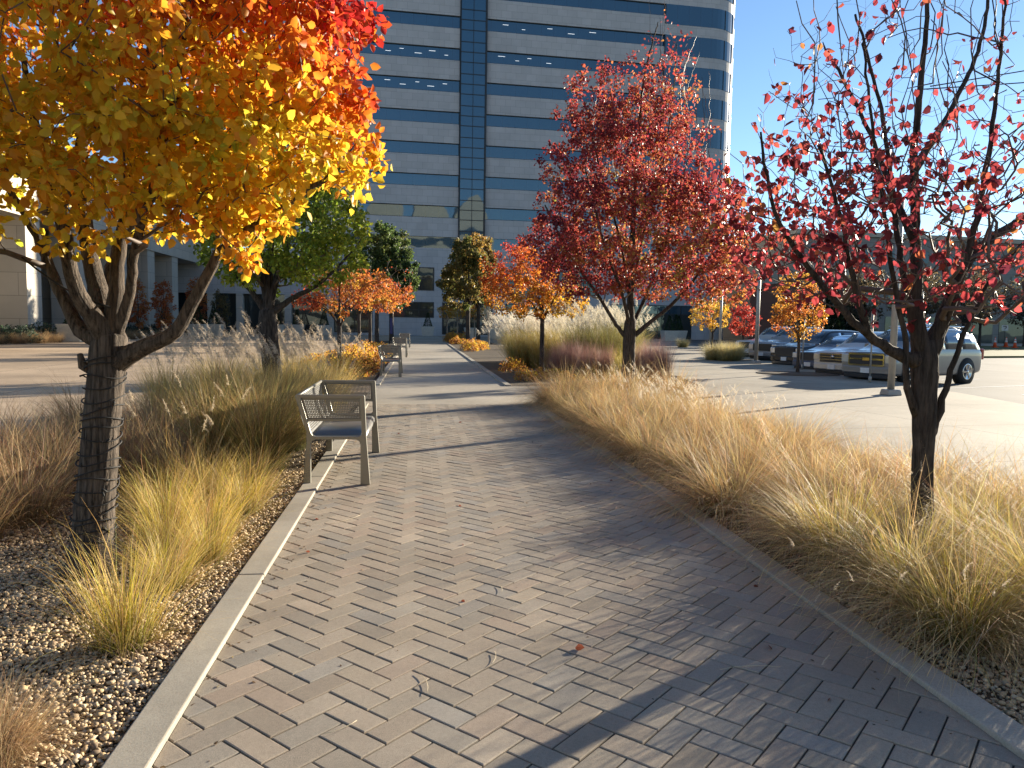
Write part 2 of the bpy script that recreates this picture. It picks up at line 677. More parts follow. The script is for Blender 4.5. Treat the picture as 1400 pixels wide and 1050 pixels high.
# gravel
def gravel(name, boxes, seed, label):
    rng = np.random.default_rng(seed)
    bm = bmesh.new()
    bmesh.ops.create_icosphere(bm, subdivisions=1, radius=1)
    bv = np.array([v.co[:] for v in bm.verts])
    bf = np.array([[v.index for v in f.verts] for f in bm.faces])
    bm.free()
    P = []
    for (x0, x1, y0, y1, dens) in boxes:
        n = int((x1 - x0) * (y1 - y0) * dens)
        P.append(np.c_[rng.uniform(x0, x1, n), rng.uniform(y0, y1, n)])
    P = np.concatenate(P)
    n = len(P)
    sz = rng.lognormal(math.log(0.0088), 0.30, n)[:, None] * np.c_[rng.uniform(0.8, 1.5, n), rng.uniform(0.8, 1.2, n), rng.uniform(0.5, 0.85, n)]
    V = bv[None] * (1 + rng.normal(0, 0.12, (n, len(bv), 1))) * sz[:, None, :]
    a = rng.uniform(0, 6.28, n)
    b = rng.normal(0, 0.35, n)
    ca, sa, cb, sb = np.cos(a)[:, None], np.sin(a)[:, None], np.cos(b)[:, None], np.sin(b)[:, None]
    x, y, z = V[..., 0], V[..., 1], V[..., 2]
    y, z = y * cb - z * sb, y * sb + z * cb
    x, y = x * ca - y * sa, x * sa + y * ca
    layer = rng.uniform(0.008, 0.026, n)[:, None]
    V = np.stack([x + P[:, :1], y + P[:, 1:], z + layer], -1).reshape(-1, 3)
    F = (bf[None] + (np.arange(n) * len(bv))[:, None, None]).reshape(-1, 3)
    pal = np.array([(0.50, 0.37, 0.22), (0.43, 0.31, 0.18), (0.55, 0.44, 0.29), (0.34, 0.25, 0.155), (0.54, 0.40, 0.22), (0.45, 0.375, 0.27), (0.27, 0.195, 0.13)])
    c = pal[rng.integers(len(pal), size=n)] * rng.uniform(0.75, 1.2, (n, 1))
    C = np.repeat(c, len(bv), axis=0)
    o = np_obj(name, V, F, PEBBLE, None, C, smooth=True)
    return tag(o, label, 'gravel', None, 'stuff')


gravel('gravel', [(-3.4, LK0 - 0.01, 2.0, 5.2, 4700), (-3.6, LK0 - 0.01, 5.2, 8.2, 2200), (-4.6, LK0 - 0.01, 8.2, 12, 350),
                  (RK1 + 0.01, 4.2, 2.0, 4.6, 3400), (RK1 + 0.01, 4.0, 4.6, 9, 350)], 3, 'small tan and brown river pebbles covering the planting beds')
#@@TREES
# ------------------------------------------------------------------ trees
def lerp(a, b, t):
    return a + (b - a) * t


def pal_pick(rng, n, stops, t, jit=0.12):
    """colours along a list of stops at t in 0..1, with jitter from leaf to leaf"""
    stops = np.array(stops)
    x = np.clip(t, 0, 0.9999) * (len(stops) - 1)
    i = x.astype(int)
    f = (x - i)[:, None]
    c = stops[i] * (1 - f) + stops[i + 1] * f
    return np.clip(c * rng.normal(1, jit, (n, 1)) * rng.normal(1, jit * 0.4, (n, 3)), 0.004, 0.9)


def unit(v):
    return v / np.maximum(np.linalg.norm(v, axis=-1, keepdims=True), 1e-9)


def leaf_mesh(name, rng, P, D, size, colr, mat, parent, ratio=0.36):
    n = len(P)
    t = unit(D)
    nn = unit(np.cross(t, rng.normal(0, 1, (n, 3))))
    b = np.cross(nn, t)
    s = size[:, None]
    fold = rng.uniform(0.05, 0.28, (n, 1))
    curl = rng.uniform(-0.05, 0.3, (n, 1))
    r = ratio
    pts = [P,
           P + s * (0.32 * t + r * b + fold * nn * 0.7),
           P + s * (0.70 * t + 0.8 * r * b + (fold * 0.6 - curl * 0.35) * nn),
           P + s * (1.0 * t - curl * nn),
           P + s * (0.70 * t - 0.8 * r * b + (fold * 0.6 - curl * 0.35) * nn),
           P + s * (0.32 * t - r * b + fold * nn * 0.7)]
    V = np.stack(pts, 1).reshape(-1, 3)
    k = (np.arange(n) * 6)[:, None]
    F = np.concatenate([k + np.array([[0, 1, 2, 3]]), k + np.array([[0, 3, 4, 5]])])
    C = np.repeat(colr, 6, axis=0)
    return np_obj(name, V, F, mat, parent, C)


class Skel:
    def __init__(s):
        s.p, s.par, s.r0, s.main = [], [], [], []

    def add(s, p, par, r=0.0, main=False):
        s.p.append(np.array(p, float))
        s.par.append(par)
        s.r0.append(r)
        s.main.append(main)
        return len(s.p) - 1

    def nearest(s, p):
        P = np.array(s.p)
        return int(np.argmin(((P - np.array(p)) ** 2).sum(1)))

    def poly(s, pts, r_a, r_b, rng, start=None, step=0.12, wob=0.012, collar=0.0):
        """a limb through pts; joins the node nearest its first point"""
        pts = [np.array(q, float) for q in pts]
        if start is None:
            cur = s.nearest(pts[0]) if s.p else s.add(pts[0], -1, r_a, True)
        else:
            cur = start
        L = sum(np.linalg.norm(pts[i + 1] - pts[i]) for i in range(len(pts) - 1))
        done = 0.0
        ids = [cur]
        for i in range(len(pts) - 1):
            seg = np.linalg.norm(pts[i + 1] - pts[i])
            n = max(1, int(round(seg / step)))
            for k in range(1, n + 1):
                f = (done + seg * k / n) / L
                p0 = pts[max(i - 1, 0)]
                p3 = pts[min(i + 2, len(pts) - 1)]
                t = k / n
                a, b = pts[i], pts[i + 1]
                q = 0.5 * ((2 * a) + (-p0 + b) * t + (2 * p0 - 5 * a + 4 * b - p3) * t * t + (-p0 + 3 * a - 3 * b + p3) * t ** 3)
                q = q + rng.normal(0, wob, 3)
                cur = s.add(q, cur, lerp(r_a, r_b, f ** 0.8) * (1 + (collar * math.exp(-f * L / 0.13) if collar else 0)), True)
                ids.append(cur)
            done += seg
        return ids

    def fill(s, A, rng, step=0.11, up=0.5, kink=0.02, minz=None, order_c=None):
        """join every point of A to the best node already there, nearest first"""
        A = np.asarray(A)
        c = np.array(order_c) if order_c is not None else np.array(s.p).mean(0)
        A = A[np.argsort(((A - c) ** 2).sum(1))]
        cap = len(s.p) + len(A) * 14
        P = np.zeros((cap, 3))
        D = np.zeros((cap, 3))
        ok = np.zeros(cap, bool)
        for i, p in enumerate(s.p):
            P[i] = p
            par = s.par[i]
            D[i] = unit(p - s.p[par]) if par >= 0 else (0, 0, 1)
            ok[i] = (minz is None) or p[2] > minz
        n = len(s.p)
        for a in A:
            d = a - P[:n]
            L = np.linalg.norm(d, axis=1) + 1e-6
            cs = (d * D[:n]).sum(1) / L
            rise = d[:, 2] / L
            cost = L * (1 + 0.55 * (1 - cs)) * (1 + up * np.clip(-rise + 0.25, 0, 2)) + np.where(ok[:n], 0, 99)
            j = int(np.argmin(cost))
            dist = L[j]
            k = max(1, int(dist / step))
            if k > 12:
                k = 12
            cur = j
            p0 = P[j].copy()
            d0 = D[j] * dist * 0.45
            for q in range(1, k + 1):
                t = q / k
                h = p0 * (1 - t) + a * t + d0 * t * (1 - t) + rng.normal(0, kink, 3) * (0 if q == k else 1)
                cur2 = s.add(h, cur)
                if n < cap:
                    P[n] = h
                    D[n] = unit(h - P[cur])
                    ok[n] = True
                    n += 1
                cur = cur2

    def radii(s, tip=0.0028, e=2.35):
        n = len(s.p)
        acc = np.zeros(n)
        nch = np.zeros(n, int)
        r = np.zeros(n)
        for i in range(n - 1, -1, -1):
            r[i] = max(s.r0[i], tip if nch[i] == 0 else acc[i] ** (1 / e))
            if s.par[i] >= 0:
                if not s.main[i]:
                    acc[s.par[i]] += r[i] ** e
                else:
                    acc[s.par[i]] += r[i] ** e * 0.2
                nch[s.par[i]] += 1
        for i in range(n):                       # never thicker than the parent
            if s.par[i] >= 0 and not s.main[i]:
                r[i] = min(r[i], r[s.par[i]] * 0.92)
        s.r, s.nch = r, nch
        return r

    def meshes(s, mb_main, mb_twig, mat_main, mat_twig):
        n = len(s.p)
        kids = [[] for _ in range(n)]
        for i, p in enumerate(s.par):
            if p >= 0:
                kids[p].append(i)
        stack = [(i, -1) for i in range(n) if s.par[i] < 0]
        while stack:
            i, fr = stack.pop()
            chain = ([fr] if fr >= 0 else []) + [i]
            cur = i
            while kids[cur]:
                ks = sorted(kids[cur], key=lambda q: (-(s.main[q]), -s.r[q]))
                for q in ks[1:]:
                    stack.append((q, cur))
                cur = ks[0]
                chain.append(cur)
            rr = [s.r[q] for q in chain]
            if fr >= 0:
                rr[0] = min(s.r[fr], rr[1] * 1.15)
            big = max(rr)
            ns = 52 if big > 0.075 else 14 if big > 0.045 else (8 if big > 0.025 else (5 if big > 0.009 else 3))
            pts = [s.p[q] for q in chain]
            if len(pts) < 2:
                continue
            (mb_main if s.main[i] else mb_twig).tube(pts, rr, ns, mat_main if s.main[i] else mat_twig, cap=True, ridge=0.13 if big > 0.075 else 0)


def envelope(rng, n, blobs):
    """n points spread through a union of ellipsoids ((cx,cy,cz),(rx,ry,rz),weight)"""
    out = []
    wts = np.array([b[2] for b in blobs], float)
    cnt = (wts / wts.sum() * n).astype(int)
    for (c, r, _), k in zip(blobs, cnt):
        d = unit(rng.normal(0, 1, (k, 3)))
        rr = rng.uniform(0.12, 1, (k, 1)) ** (1 / 2.6)
        out.append(np.array(c) + d * rr * np.array(r))
    return np.concatenate(out)


def make_tree(name, label, seed, trunk, limbs, blobs, n_attr, n_leaf, leaf_size, color_fn, cat='tree', group=None, bark_m=None,
              twig_m=None, density=None, spread=0.10, droop=0.5, step=0.11, tip=0.0028, minz=None, up=0.5, extra=None, kink=0.02, ratio=0.36, wob=0.012):
    rng = np.random.default_rng(seed)
    base = np.array(trunk[0][0], float)
    root = empty(name, base, 0, label, cat, group)
    sk = Skel()
    for i in range(len(trunk) - 1):
        (p, r), (q, r2) = trunk[i], trunk[i + 1]
        sk.poly([np.array(p) - base, np.array(q) - base], r, r2, rng, wob=0.003, step=0.1, start=None if i == 0 else len(sk.p) - 1)
    for pts, ra, rb in limbs:
        sk.poly([np.array(q) - base for q in pts], ra, rb, rng, wob=wob * 0.35, step=0.07, collar=0.6)
    A = envelope(rng, n_attr, [(np.array(c) - base, r, w_) for c, r, w_ in blobs])
    sk.fill(A, rng, step=step, minz=minz, up=up, kink=kink, order_c=np.array(trunk[-1][0]) - base)
    if extra is not None:                        # bare shoots
        for pts, ra, rb in extra:
            sk.poly([np.array(q) - base for q in pts], ra, rb, rng, wob=0.01)
    sk.radii(tip)
    for q_, pp in enumerate(sk.p):
        if sk.main[q_] and pp[2] < 0.22 and sk.r0[q_] > 0.05:
            sk.r[q_] *= 1 + 0.35 * (1 - max(0, pp[2]) / 0.22) ** 2
    mt, mw = MB(), MB()
    sk.meshes(mt, mw, bark_m or BARK, twig_m or TWIG)
    mt.build('trunk', root)
    if mw.v:
        mw.build('branches', root)
    # leaves
    P = np.array(sk.p)
    par = np.array(sk.par)
    thin = np.where((sk.r < tip * 2.6) & (~np.array(sk.main)))[0]
    wt = np.ones(len(thin))
    wt[sk.nch[thin] == 0] = 2.5
    if density is not None:
        wt *= density(P[thin] + base)
    if wt.sum() > 0 and n_leaf:
        pick = rng.choice(thin, n_leaf, p=wt / wt.sum())
        off = unit(rng.normal(0, 1, (n_leaf, 3)))
        pos = P[pick] + off * rng.uniform(0.1, 1, (n_leaf, 1)) * spread
        D = off * 0.8 + rng.normal(0, 0.5, (n_leaf, 3)) + np.array([0, 0, -droop])
        sz = leaf_size * rng.uniform(0.65, 1.2, n_leaf)
        colr = color_fn(rng, pos + base)
        leaf_mesh('crown', rng, pos, D, sz, colr, LEAF, root, ratio)
    return root


def nz3(P, s, seed):
    """cheap smooth noise in -1..1 for colour patches"""
    r = np.random.default_rng(seed)
    out = np.zeros(len(P))
    for k in range(5):
        d = r.normal(0, 1, 3) * s
        out += np.sin(P @ d + r.uniform(0, 6.28)) / 5
    return out * 1.6


YEL, GOLD, ORA, DORA, RED, DRED, PUR = (0.76, 0.57, 0.05), (0.80, 0.42, 0.035), (0.76, 0.24, 0.035), (0.50, 0.10, 0.02), (0.50, 0.035, 0.03), (0.26, 0.02, 0.022), (0.13, 0.015, 0.025)
YGR, GRN, DGR = (0.48, 0.52, 0.06), (0.22, 0.29, 0.04), (0.09, 0.14, 0.025)

# --- front left tree, orange and gold
T1Y = 5.0
b1 = at(122, 788, 4.97)
a1 = lambda x, y, d=0.0: np.array(at(x, y, T1Y + d))


def col_t1(rng, P):
    z = P[:, 2]
    # across: 0 left .. 1 right edge; up
    u = (P[:, 0] + 3.6) / 3.3
    t = 0.10 + 0.27 * (z - 2.0) / 1.3 + 0.30 * (np.clip(u, 0, 1.15) - 0.35) + 0.15 * nz3(P, 2.6, 3) + rng.normal(0, 0.10, len(P))
    t += 0.38 * np.clip((u - 0.86) * 4, 0, 1) * np.clip((z - 2.45) * 2, 0, 1)
    t += 0.22 * np.clip((z - 3.1) * 1.2, 0, 1)
    t -= 0.12 * np.clip((0.45 - u) * 3, 0, 1) * np.clip((3.2 - z) * 1.5, 0, 1)
    return pal_pick(rng, len(P), [YGR, YEL, YEL, GOLD, (0.62, 0.24, 0.025), ORA, (0.55, 0.10, 0.025), RED, RED], t, 0.13)


make_tree('pear_tree', 'large gold and orange tree at the front left with cord wound round its trunk', 11,
          [(b1, 0.126), (a1(130, 690), 0.112), (a1(140, 590), 0.102), (a1(147, 500), 0.106), (a1(150, 462), 0.098)],
          [([a1(152, 500), a1(190, 478, -.05), a1(240, 452, -.1), a1(275, 390, -.15), a1(310, 335, -.2), (a1(380, 290, -.3)), a1(450, 240, -.3)], 0.055, 0.012),
           ([a1(150, 470), a1(110, 450, .05), a1(85, 405, .1), a1(62, 350, .15), a1(20, 270, .2), a1(-40, 200, .3)], 0.05, 0.012),
           ([a1(148, 465), a1(125, 430, -.1), a1(100, 385, -.2), a1(85, 310, -.3), a1(60, 220, -.4), a1(30, 80, -.5)], 0.055, 0.012),
           ([a1(150, 462), a1(135, 400, .1), a1(118, 320, .2), a1(112, 200, .25), a1(118, 60, .3), a1(120, -90, .3)], 0.062, 0.014),
           ([a1(152, 460), a1(158, 400, 0), a1(165, 330, .05), a1(185, 200, .1), a1(205, 60, .1), a1(215, -90, .2)], 0.05, 0.012),
           ([a1(156, 470), a1(178, 400, -.1), a1(186, 330, -.2), a1(215, 240, -.5), a1(240, 120, -.7), a1(260, 0, -.8)], 0.036, 0.010),
           ([a1(150, 462), a1(150, 390, .25), a1(170, 300, .5), a1(200, 180, .8), a1(240, 60, 1.0)], 0.05, 0.012),
           ([a1(180, 300, .0), a1(250, 210, .05), a1(330, 130, .1), a1(390, 40, .1)], 0.03, 0.01),
           ([a1(118, 520), a1(112, 500, -.03), a1(111, 484, -.05)], 0.040, 0.014)],
          [((-1.95, 4.95, 3.35), (1.62, 1.65, 1.25), 5), ((-1.95, 5.0, 4.6), (1.35, 1.4, 1.3), 3), ((-1.15, 4.75, 3.0), (0.85, 0.9, 0.85), 2.2),
           ((-2.9, 4.6, 3.0), (1.0, 1.0, 0.9), 2), ((-2.1, 4.1, 2.85), (1.0, 0.7, 0.75), 1.6), ((-0.80, 4.85, 3.55), (0.62, 0.85, 0.95), 1.5), ((-0.95, 4.75, 2.75), (0.72, 0.8, 0.62), 1.5), ((-1.45, 4.5, 2.4), (0.6, 0.6, 0.42), 0.9), ((-2.4, 4.3, 2.35), (1.0, 0.8, 0.45), 1.0), ((-2.75, 4.6, 2.05), (0.35, 0.4, 0.25), 0.25), ((-1.0, 4.7, 2.12), (0.22, 0.3, 0.22), 0.2), ((-3.3, 4.8, 2.2), (0.4, 0.4, 0.3), 0.3), ((-0.5, 4.9, 2.65), (0.3, 0.4, 0.3), 0.25)],
          1700, 42000, 0.060, col_t1, spread=0.10, minz=1.85, up=0.4)

# --- second left tree, still green
def col_t2(rng, P):
    t = 0.25 + 0.35 * nz3(P, 2.2, 8) * 0.5 + 0.25 * (P[:, 0] + 2.6) / 1.8 + rng.normal(0, 0.12, len(P))
    return pal_pick(rng, len(P), [DGR, GRN, (0.32, 0.37, 0.045), YGR, YEL], t, 0.15)


b2 = at(378, 562, 13.6)
a2 = lambda x, y, d=0.0: np.array(at(x, y, 13.6 + d))
make_tree('pear_tree', 'green and yellow leaved tree behind the nearest bench', 12,
          [(b2, 0.16), (a2(372, 500), 0.15), (a2(366, 440), 0.15), (a2(366, 425), 0.13)],
          [([a2(368, 430), a2(400, 408), a2(440, 385, -.2), a2(480, 345, -.3)], 0.06, 0.015),
           ([a2(366, 430), a2(345, 400), a2(318, 370, .1), a2(290, 330, .2)], 0.06, 0.015),
           ([a2(367, 425), a2(378, 380), a2(395, 330, .2), a2(410, 250, .3)], 0.07, 0.015),
           ([a2(366, 425), a2(360, 380), a2(352, 320, -.2), a2(350, 240, -.3)], 0.07, 0.015),
           ([a2(366, 425), a2(369, 360), a2(375, 280), a2(378, 160)], 0.07, 0.012)],
          [((-2.3, 13.6, 3.1), (1.5, 1.6, 0.98), 5), ((-2.5, 13.6, 4.1), (1.3, 1.4, 1.2), 3)],
          560, 20000, 0.074, col_t2, bark_m=BARK_D, twig_m=TWIG, spread=0.16, minz=1.9, step=0.15, tip=0.004)

# --- big red tree
b7 = at(860, 545, 16.7)
a7 = lambda x, y, d=0.0: np.array(at(x, y, 16.7 + d))


def col_t7(rng, P):
    n = nz3(P, 1.5, 21)
    zz = P[:, 2]
    rgt = (P[:, 0] - b7.x) / 2.6
    t = 0.67 + 0.22 * n + 0.15 * rng.normal(0, 1, len(P)) - 0.10 * np.clip(rgt, -0.6, 1) - 0.25 * np.clip((2.7 - zz), 0, 1)
    inner = np.exp(-((rgt) ** 2 * 5 + (zz - 3.6) ** 2 * 0.6))
    t -= 0.30 * inner * (rng.random(len(P)) < 0.6)
    return pal_pick(rng, len(P), [(0.22, 0.22, 0.05), (0.46, 0.28, 0.06), (0.45, 0.18, 0.06), (0.40, 0.10, 0.055), (0.38, 0.06, 0.055), (0.26, 0.04, 0.05), (0.16, 0.03, 0.045)], t, 0.16)


def dens_t7(P):
    z = P[:, 2]
    d = np.ones(len(P))
    d *= np.where(z > 5.7, np.clip(1.0 - (z - 5.7) * 0.42, 0.06, 1), 1)
    rgt = P[:, 0] - b7.x
    d *= np.where((rgt > 1.15) & (z > 5.0), 0.30, 1)
    return d


ex7 = []
rg = random.Random(4)
for k in range(30):
    x = 800 + 175 * rg.random()
    y0 = 250 - (rg.random() * 140 if 860 < x < 950 else rg.random() * 40)
    top = y0 - 60 - rg.random() * 70
    if 880 < x < 930: top = rg.uniform(-15, 60)
    d = rg.uniform(-.8, .8)
    ex7.append(([a7(x, y0, d), a7(x + rg.uniform(-6, 8), (y0 + top) / 2, d), a7(x + rg.uniform(-8, 16), top, d)], 0.008, 0.004))
make_tree('pear_tree', 'tall red and crimson tree with bare twigs at its top', 17,
          [(b7, 0.155), (a7(859, 490), 0.135), (a7(861, 455), 0.135), (a7(862, 440), 0.125)],
          [([a7(862, 470), a7(840, 440), a7(815, 400, -.1), a7(780, 350, -.2), a7(745, 280, -.2)], 0.05, 0.014),
           ([a7(863, 462), a7(890, 440), a7(925, 410, .1), a7(965, 360, .2), a7(1000, 300, .2)], 0.055, 0.014),
           ([a7(862, 450), a7(850, 400, -.4), a7(825, 330, -.8), a7(800, 230, -1.0)], 0.05, 0.012),
           ([a7(862, 450), a7(885, 400, .4), a7(910, 330, .8), a7(940, 220, 1.0)], 0.05, 0.012),
           ([a7(862, 440), a7(863, 380), a7(866, 300), a7(872, 200), a7(880, 110), a7(900, 30)], 0.085, 0.010),
           ([a7(864, 400), a7(880, 320, .2), a7(905, 230, .3), a7(920, 130, .4), a7(925, 60, .4)], 0.035, 0.010),
           ([a7(862, 420), a7(848, 330, .3), a7(820, 230, .4), a7(800, 140, .4)], 0.04, 0.010)],
          [((4.75, 16.7, 3.6), (2.55, 2.5, 1.45), 6), ((4.6, 16.7, 5.1), (2.05, 2.0, 1.35), 4), ((4.3, 16.7, 6.3), (1.35, 1.3, 1.0), 2.0), ((5.3, 16.7, 6.9), (0.75, 0.8, 1.5), 1.2),
           ((6.1, 16.6, 4.0), (1.45, 1.3, 1.0), 1.4), ((3.65, 16.5, 2.85), (1.05, 1.1, 0.72), 1.0), ((6.3, 16.5, 2.75), (1.2, 1.2, 0.75), 1.2)],
          1450, 42000, 0.070, col_t7, bark_m=BARK_D, twig_m=TWIG_P, spread=0.15, minz=1.9, step=0.14, tip=0.0035, density=dens_t7, extra=ex7)

# --- front right tree, thin and nearly bare
Y8 = 4.7
b8 = Vector((3.37, Y8, 0.0))
a8 = lambda x, y, d=0.0: np.array(at(x, y, Y8 + d))


def col_t8(rng, P):
    t = 0.56 + 0.22 * nz3(P, 3.0, 5) + rng.normal(0, 0.16, len(P))
    c = pal_pick(rng, len(P), [(0.45, 0.24, 0.06), (0.40, 0.11, 0.06), (0.36, 0.06, 0.06), (0.28, 0.045, 0.055), (0.17, 0.03, 0.04), (0.10, 0.02, 0.03)], t, 0.15)
    return c


def dens_t8(P):
    z = P[:, 2]
    x = P[:, 0] - b8.x
    d = np.clip(1.3 - (z - 2.1) * 0.66, 0.05, 1.3)
    d *= np.where(x < -0.25, 1.5, 0.7)
    return d


ex8 = []
rg = random.Random(9)
for k in range(26):
    x = rg.uniform(1080, 1400)
    y0 = rg.uniform(60, 230)
    d = rg.uniform(-.9, .9)
    ex8.append(([a8(x, y0, d), a8(x + rg.uniform(-18, 14), y0 - 70, d), a8(x + rg.uniform(-20, 25), y0 - rg.uniform(110, 180), d)], 0.006, 0.003))
make_tree('pear_tree', 'nearly bare tree with sparse red leaves at the front right', 18,
          [(b8, 0.070), (a8(1262, 610), 0.064), (a8(1263, 540), 0.076), (a8(1264, 490), 0.084), (a8(1264, 465), 0.068)],
          [([a8(1255, 495), a8(1225, 482, -.05), a8(1185, 455, -.1), a8(1140, 410, -.15), a8(1100, 355, -.2), a8(1060, 290, -.3), a8(1040, 180, -.3)], 0.0391, 0.0061),
           ([a8(1258, 480), a8(1252, 420, 0), a8(1252, 330, .05), a8(1250, 220, .1), a8(1262, 90, .1), a8(1272, -60, .1)], 0.0470, 0.0096),
           ([a8(1270, 480), a8(1292, 430, .05), a8(1310, 380, .1), a8(1335, 345, .1), a8(1380, 310, .15), a8(1450, 270, .2)], 0.0496, 0.0209),
           ([a8(1275, 470), a8(1300, 420, -.1), a8(1325, 340, -.15), a8(1345, 250, -.2), a8(1362, 130, -.2), a8(1375, 0, -.3)], 0.0313, 0.0070),
           ([a8(1272, 600), a8(1290, 545, -.03), a8(1308, 480, -.06), a8(1330, 430, -.1), a8(1352, 385, -.1), a8(1400, 330, -.1)], 0.0261, 0.0070),
           ([a8(1256, 575), a8(1240, 530, -.05), a8(1238, 470, -.08), a8(1225, 400, -.1), a8(1210, 300, -.2), a8(1195, 190, -.2), a8(1180, 60, -.3)], 0.0244, 0.0070),
           ([a8(1256, 470), a8(1236, 380, .2), a8(1222, 280, .3), a8(1205, 150, .4), a8(1170, 20, .5)], 0.0287, 0.0078),
           ([a8(1250, 330), a8(1215, 250, .3), a8(1180, 160, .5), a8(1130, 70, .6)], 0.0261, 0.0087),
           ([a8(1185, 455, -.1), a8(1165, 380, -.2), a8(1150, 300, -.3), a8(1120, 200, -.3)], 0.0226, 0.0078),
           ([a8(1252, 230, .1), a8(1300, 150, .3), a8(1340, 60, .5), a8(1360, -60, .6)], 0.0261, 0.0087)],
          [(a8(1235, 310), (1.2, 1.1, 0.63), 5), (a8(1262, 130), (1.05, 1.0, 0.83), 3.5), (a8(1105, 270, -.1), (0.63, 0.7, 0.66), 2.4), (a8(1405, 260), (0.8, 0.8, 0.75), 2),
           (a8(1350, 380), (0.57, 0.6, 0.34), 1)],
          2400, 2300, 0.061, col_t8, bark_m=BARK_D, twig_m=TWIG, spread=0.02, minz=1.4, up=0.25, step=0.07, tip=0.0027, density=dens_t8, extra=ex8, kink=0.022, ratio=0.34, droop=0.9)

# --- smaller and farther trees: (name, label, base, trunk r, height of first branch, blobs, leaves, leaf size, palette, group)
def col_by(stops, mid=0.5, amp=0.3, jit=0.12, grad=0.0, gx=0.0, x0=0.0):
    def f(rng, P):
        z = P[:, 2]
        t = mid + amp * nz3(P, 2.0, int(abs(P[0, 0] * 97)) + 3) + rng.normal(0, 0.10, len(P)) + grad * (z - z.min()) / max(1e-3, np.ptp(z)) + gx * (P[:, 0] - x0)
        return pal_pick(rng, len(P), stops, t, jit)
    return f


def small_tree(label, seed, x, y, r, fork, blobs, n_leaf, size, colf, n_attr=180, bark_m=BARK_D, lean=0.0, group=None, density=None, twig_m=None, spread=0.16, name='pear_tree', tip=0.005, step=0.18):
    rng = np.random.default_rng(seed)
    z1 = max(b[0][2] + b[1][2] * 0.6 for b in blobs)
    trunk = [((x, y, 0), r), ((x + lean * 0.5, y, fork * 0.5), r * 0.88), ((x + lean, y, fork), r * 0.85)]
    limbs = [([(x + lean, y, fork), (x + lean * 1.2, y + 0.05, (fork + z1) / 2), (x + lean * 1.2, y, z1)], r * 0.7, 0.012)]
    R = blobs[0][1][0]
    for k in range(5):
        a = k * 1.26 + rng.uniform(0, 0.8)
        limbs.append(([(x + lean, y, fork * 0.97), (x + lean + math.cos(a) * R * .25, y + math.sin(a) * R * .25, fork + (z1 - fork) * .25),
                       (x + lean + math.cos(a) * R * .6, y + math.sin(a) * R * .6, fork + (z1 - fork) * rng.uniform(.4, .7))], r * 0.45, 0.012))
    return make_tree(name, label, seed, trunk, limbs, blobs, n_attr, n_leaf, size, colf, group=group, bark_m=bark_m, twig_m=twig_m or TWIG,
                     spread=spread, minz=fork * 0.9, step=step, tip=tip, density=density)


RU = [(0.55, 0.38, 0.06), (0.52, 0.26, 0.05), (0.50, 0.16, 0.04), (0.42, 0.08, 0.035), (0.30, 0.04, 0.03)]
small_tree('small russet tree standing before two others beyond the nearest bench', 31, -2.36, 23.9, 0.075, 1.45,
           [((-2.36, 23.9, 2.5), (1.15, 1.1, 0.75), 3), ((-1.75, 23.9, 2.7), (0.9, 0.9, 0.55), 2), ((-3.1, 23.7, 2.2), (0.7, 0.7, 0.3), 1.0)], 3600, 0.075, col_by(RU, 0.45, 0.3), 150, twig_m=TWIG_P,
           group='small russet trees in the left bed')
small_tree('small orange tree in the middle of the three russet trees', 32, -2.85, 38.5, 0.085, 2.0,
           [((-2.7, 38.5, 3.1), (1.5, 1.4, 0.9), 3), ((-1.7, 38.5, 3.1), (1.2, 1.2, 0.7), 2)], 3200, 0.10, col_by(RU, 0.42, 0.3), 130, twig_m=TWIG_P,
           group='small russet trees in the left bed')
small_tree('small russet tree with bare grey twigs above its leaves, farthest of the three', 33, -2.62, 43.5, 0.10, 2.1,
           [((-2.0, 43.5, 3.0), (1.9, 1.6, 0.9), 3), ((-1.5, 43.5, 4.0), (1.5, 1.4, 1.2), 2)], 2600, 0.11, col_by(RU, 0.5, 0.25), 200, twig_m=TWIG_P,
           density=lambda P: np.where(P[:, 2] > 3.5, 0.04, 1.0), group='small russet trees in the left bed', tip=0.007)
DG = [(0.05, 0.085, 0.03), (0.075, 0.12, 0.035), (0.12, 0.15, 0.045), (0.22, 0.2, 0.05)]
small_tree('dark green tree left of the path end, nearer of two', 34, -3.1, 60, 0.17, 2.4,
           [((-3.0, 60, 5.4), (2.4, 2.0, 2.8), 4), ((-2.6, 60, 7.6), (1.3, 1.3, 1.6), 1.5)], 11000, 0.18, col_by(DG, 0.4, 0.3), 170, tip=0.008, step=0.25, spread=0.3)
small_tree('dark green tree left of the path end, farther of two', 35, -2.2, 67, 0.17, 2.4,
           [((-2.0, 67, 5.6), (2.1, 2.0, 2.8), 4), ((-1.8, 67, 8.0), (1.2, 1.3, 1.6), 1.5)], 11000, 0.18, col_by(DG, 0.45, 0.3), 170, tip=0.008, step=0.25, spread=0.3)
BG = [(0.07, 0.10, 0.035), (0.12, 0.14, 0.04), (0.22, 0.17, 0.05), (0.40, 0.21, 0.05)]
small_tree('olive and brown tree right of the path end, nearer of two', 36, 3.9, 60, 0.18, 2.6,
           [((3.6, 60, 5.0), (2.1, 1.8, 2.4), 4), ((4.0, 60, 7.0), (1.4, 1.4, 1.4), 2)], 12000, 0.17, col_by(BG, 0.45, 0.25, grad=0.2), 170, tip=0.008, step=0.25, spread=0.3)
small_tree('olive and brown tree right of the path end, farther of two', 37, 5.1, 65, 0.18, 2.6,
           [((5.0, 65, 5.4), (1.9, 1.8, 2.4), 4), ((5.0, 65, 7.6), (1.3, 1.4, 1.5), 2)], 12000, 0.17, col_by(BG, 0.5, 0.25, grad=0.25), 170, tip=0.008, step=0.25, spread=0.3)
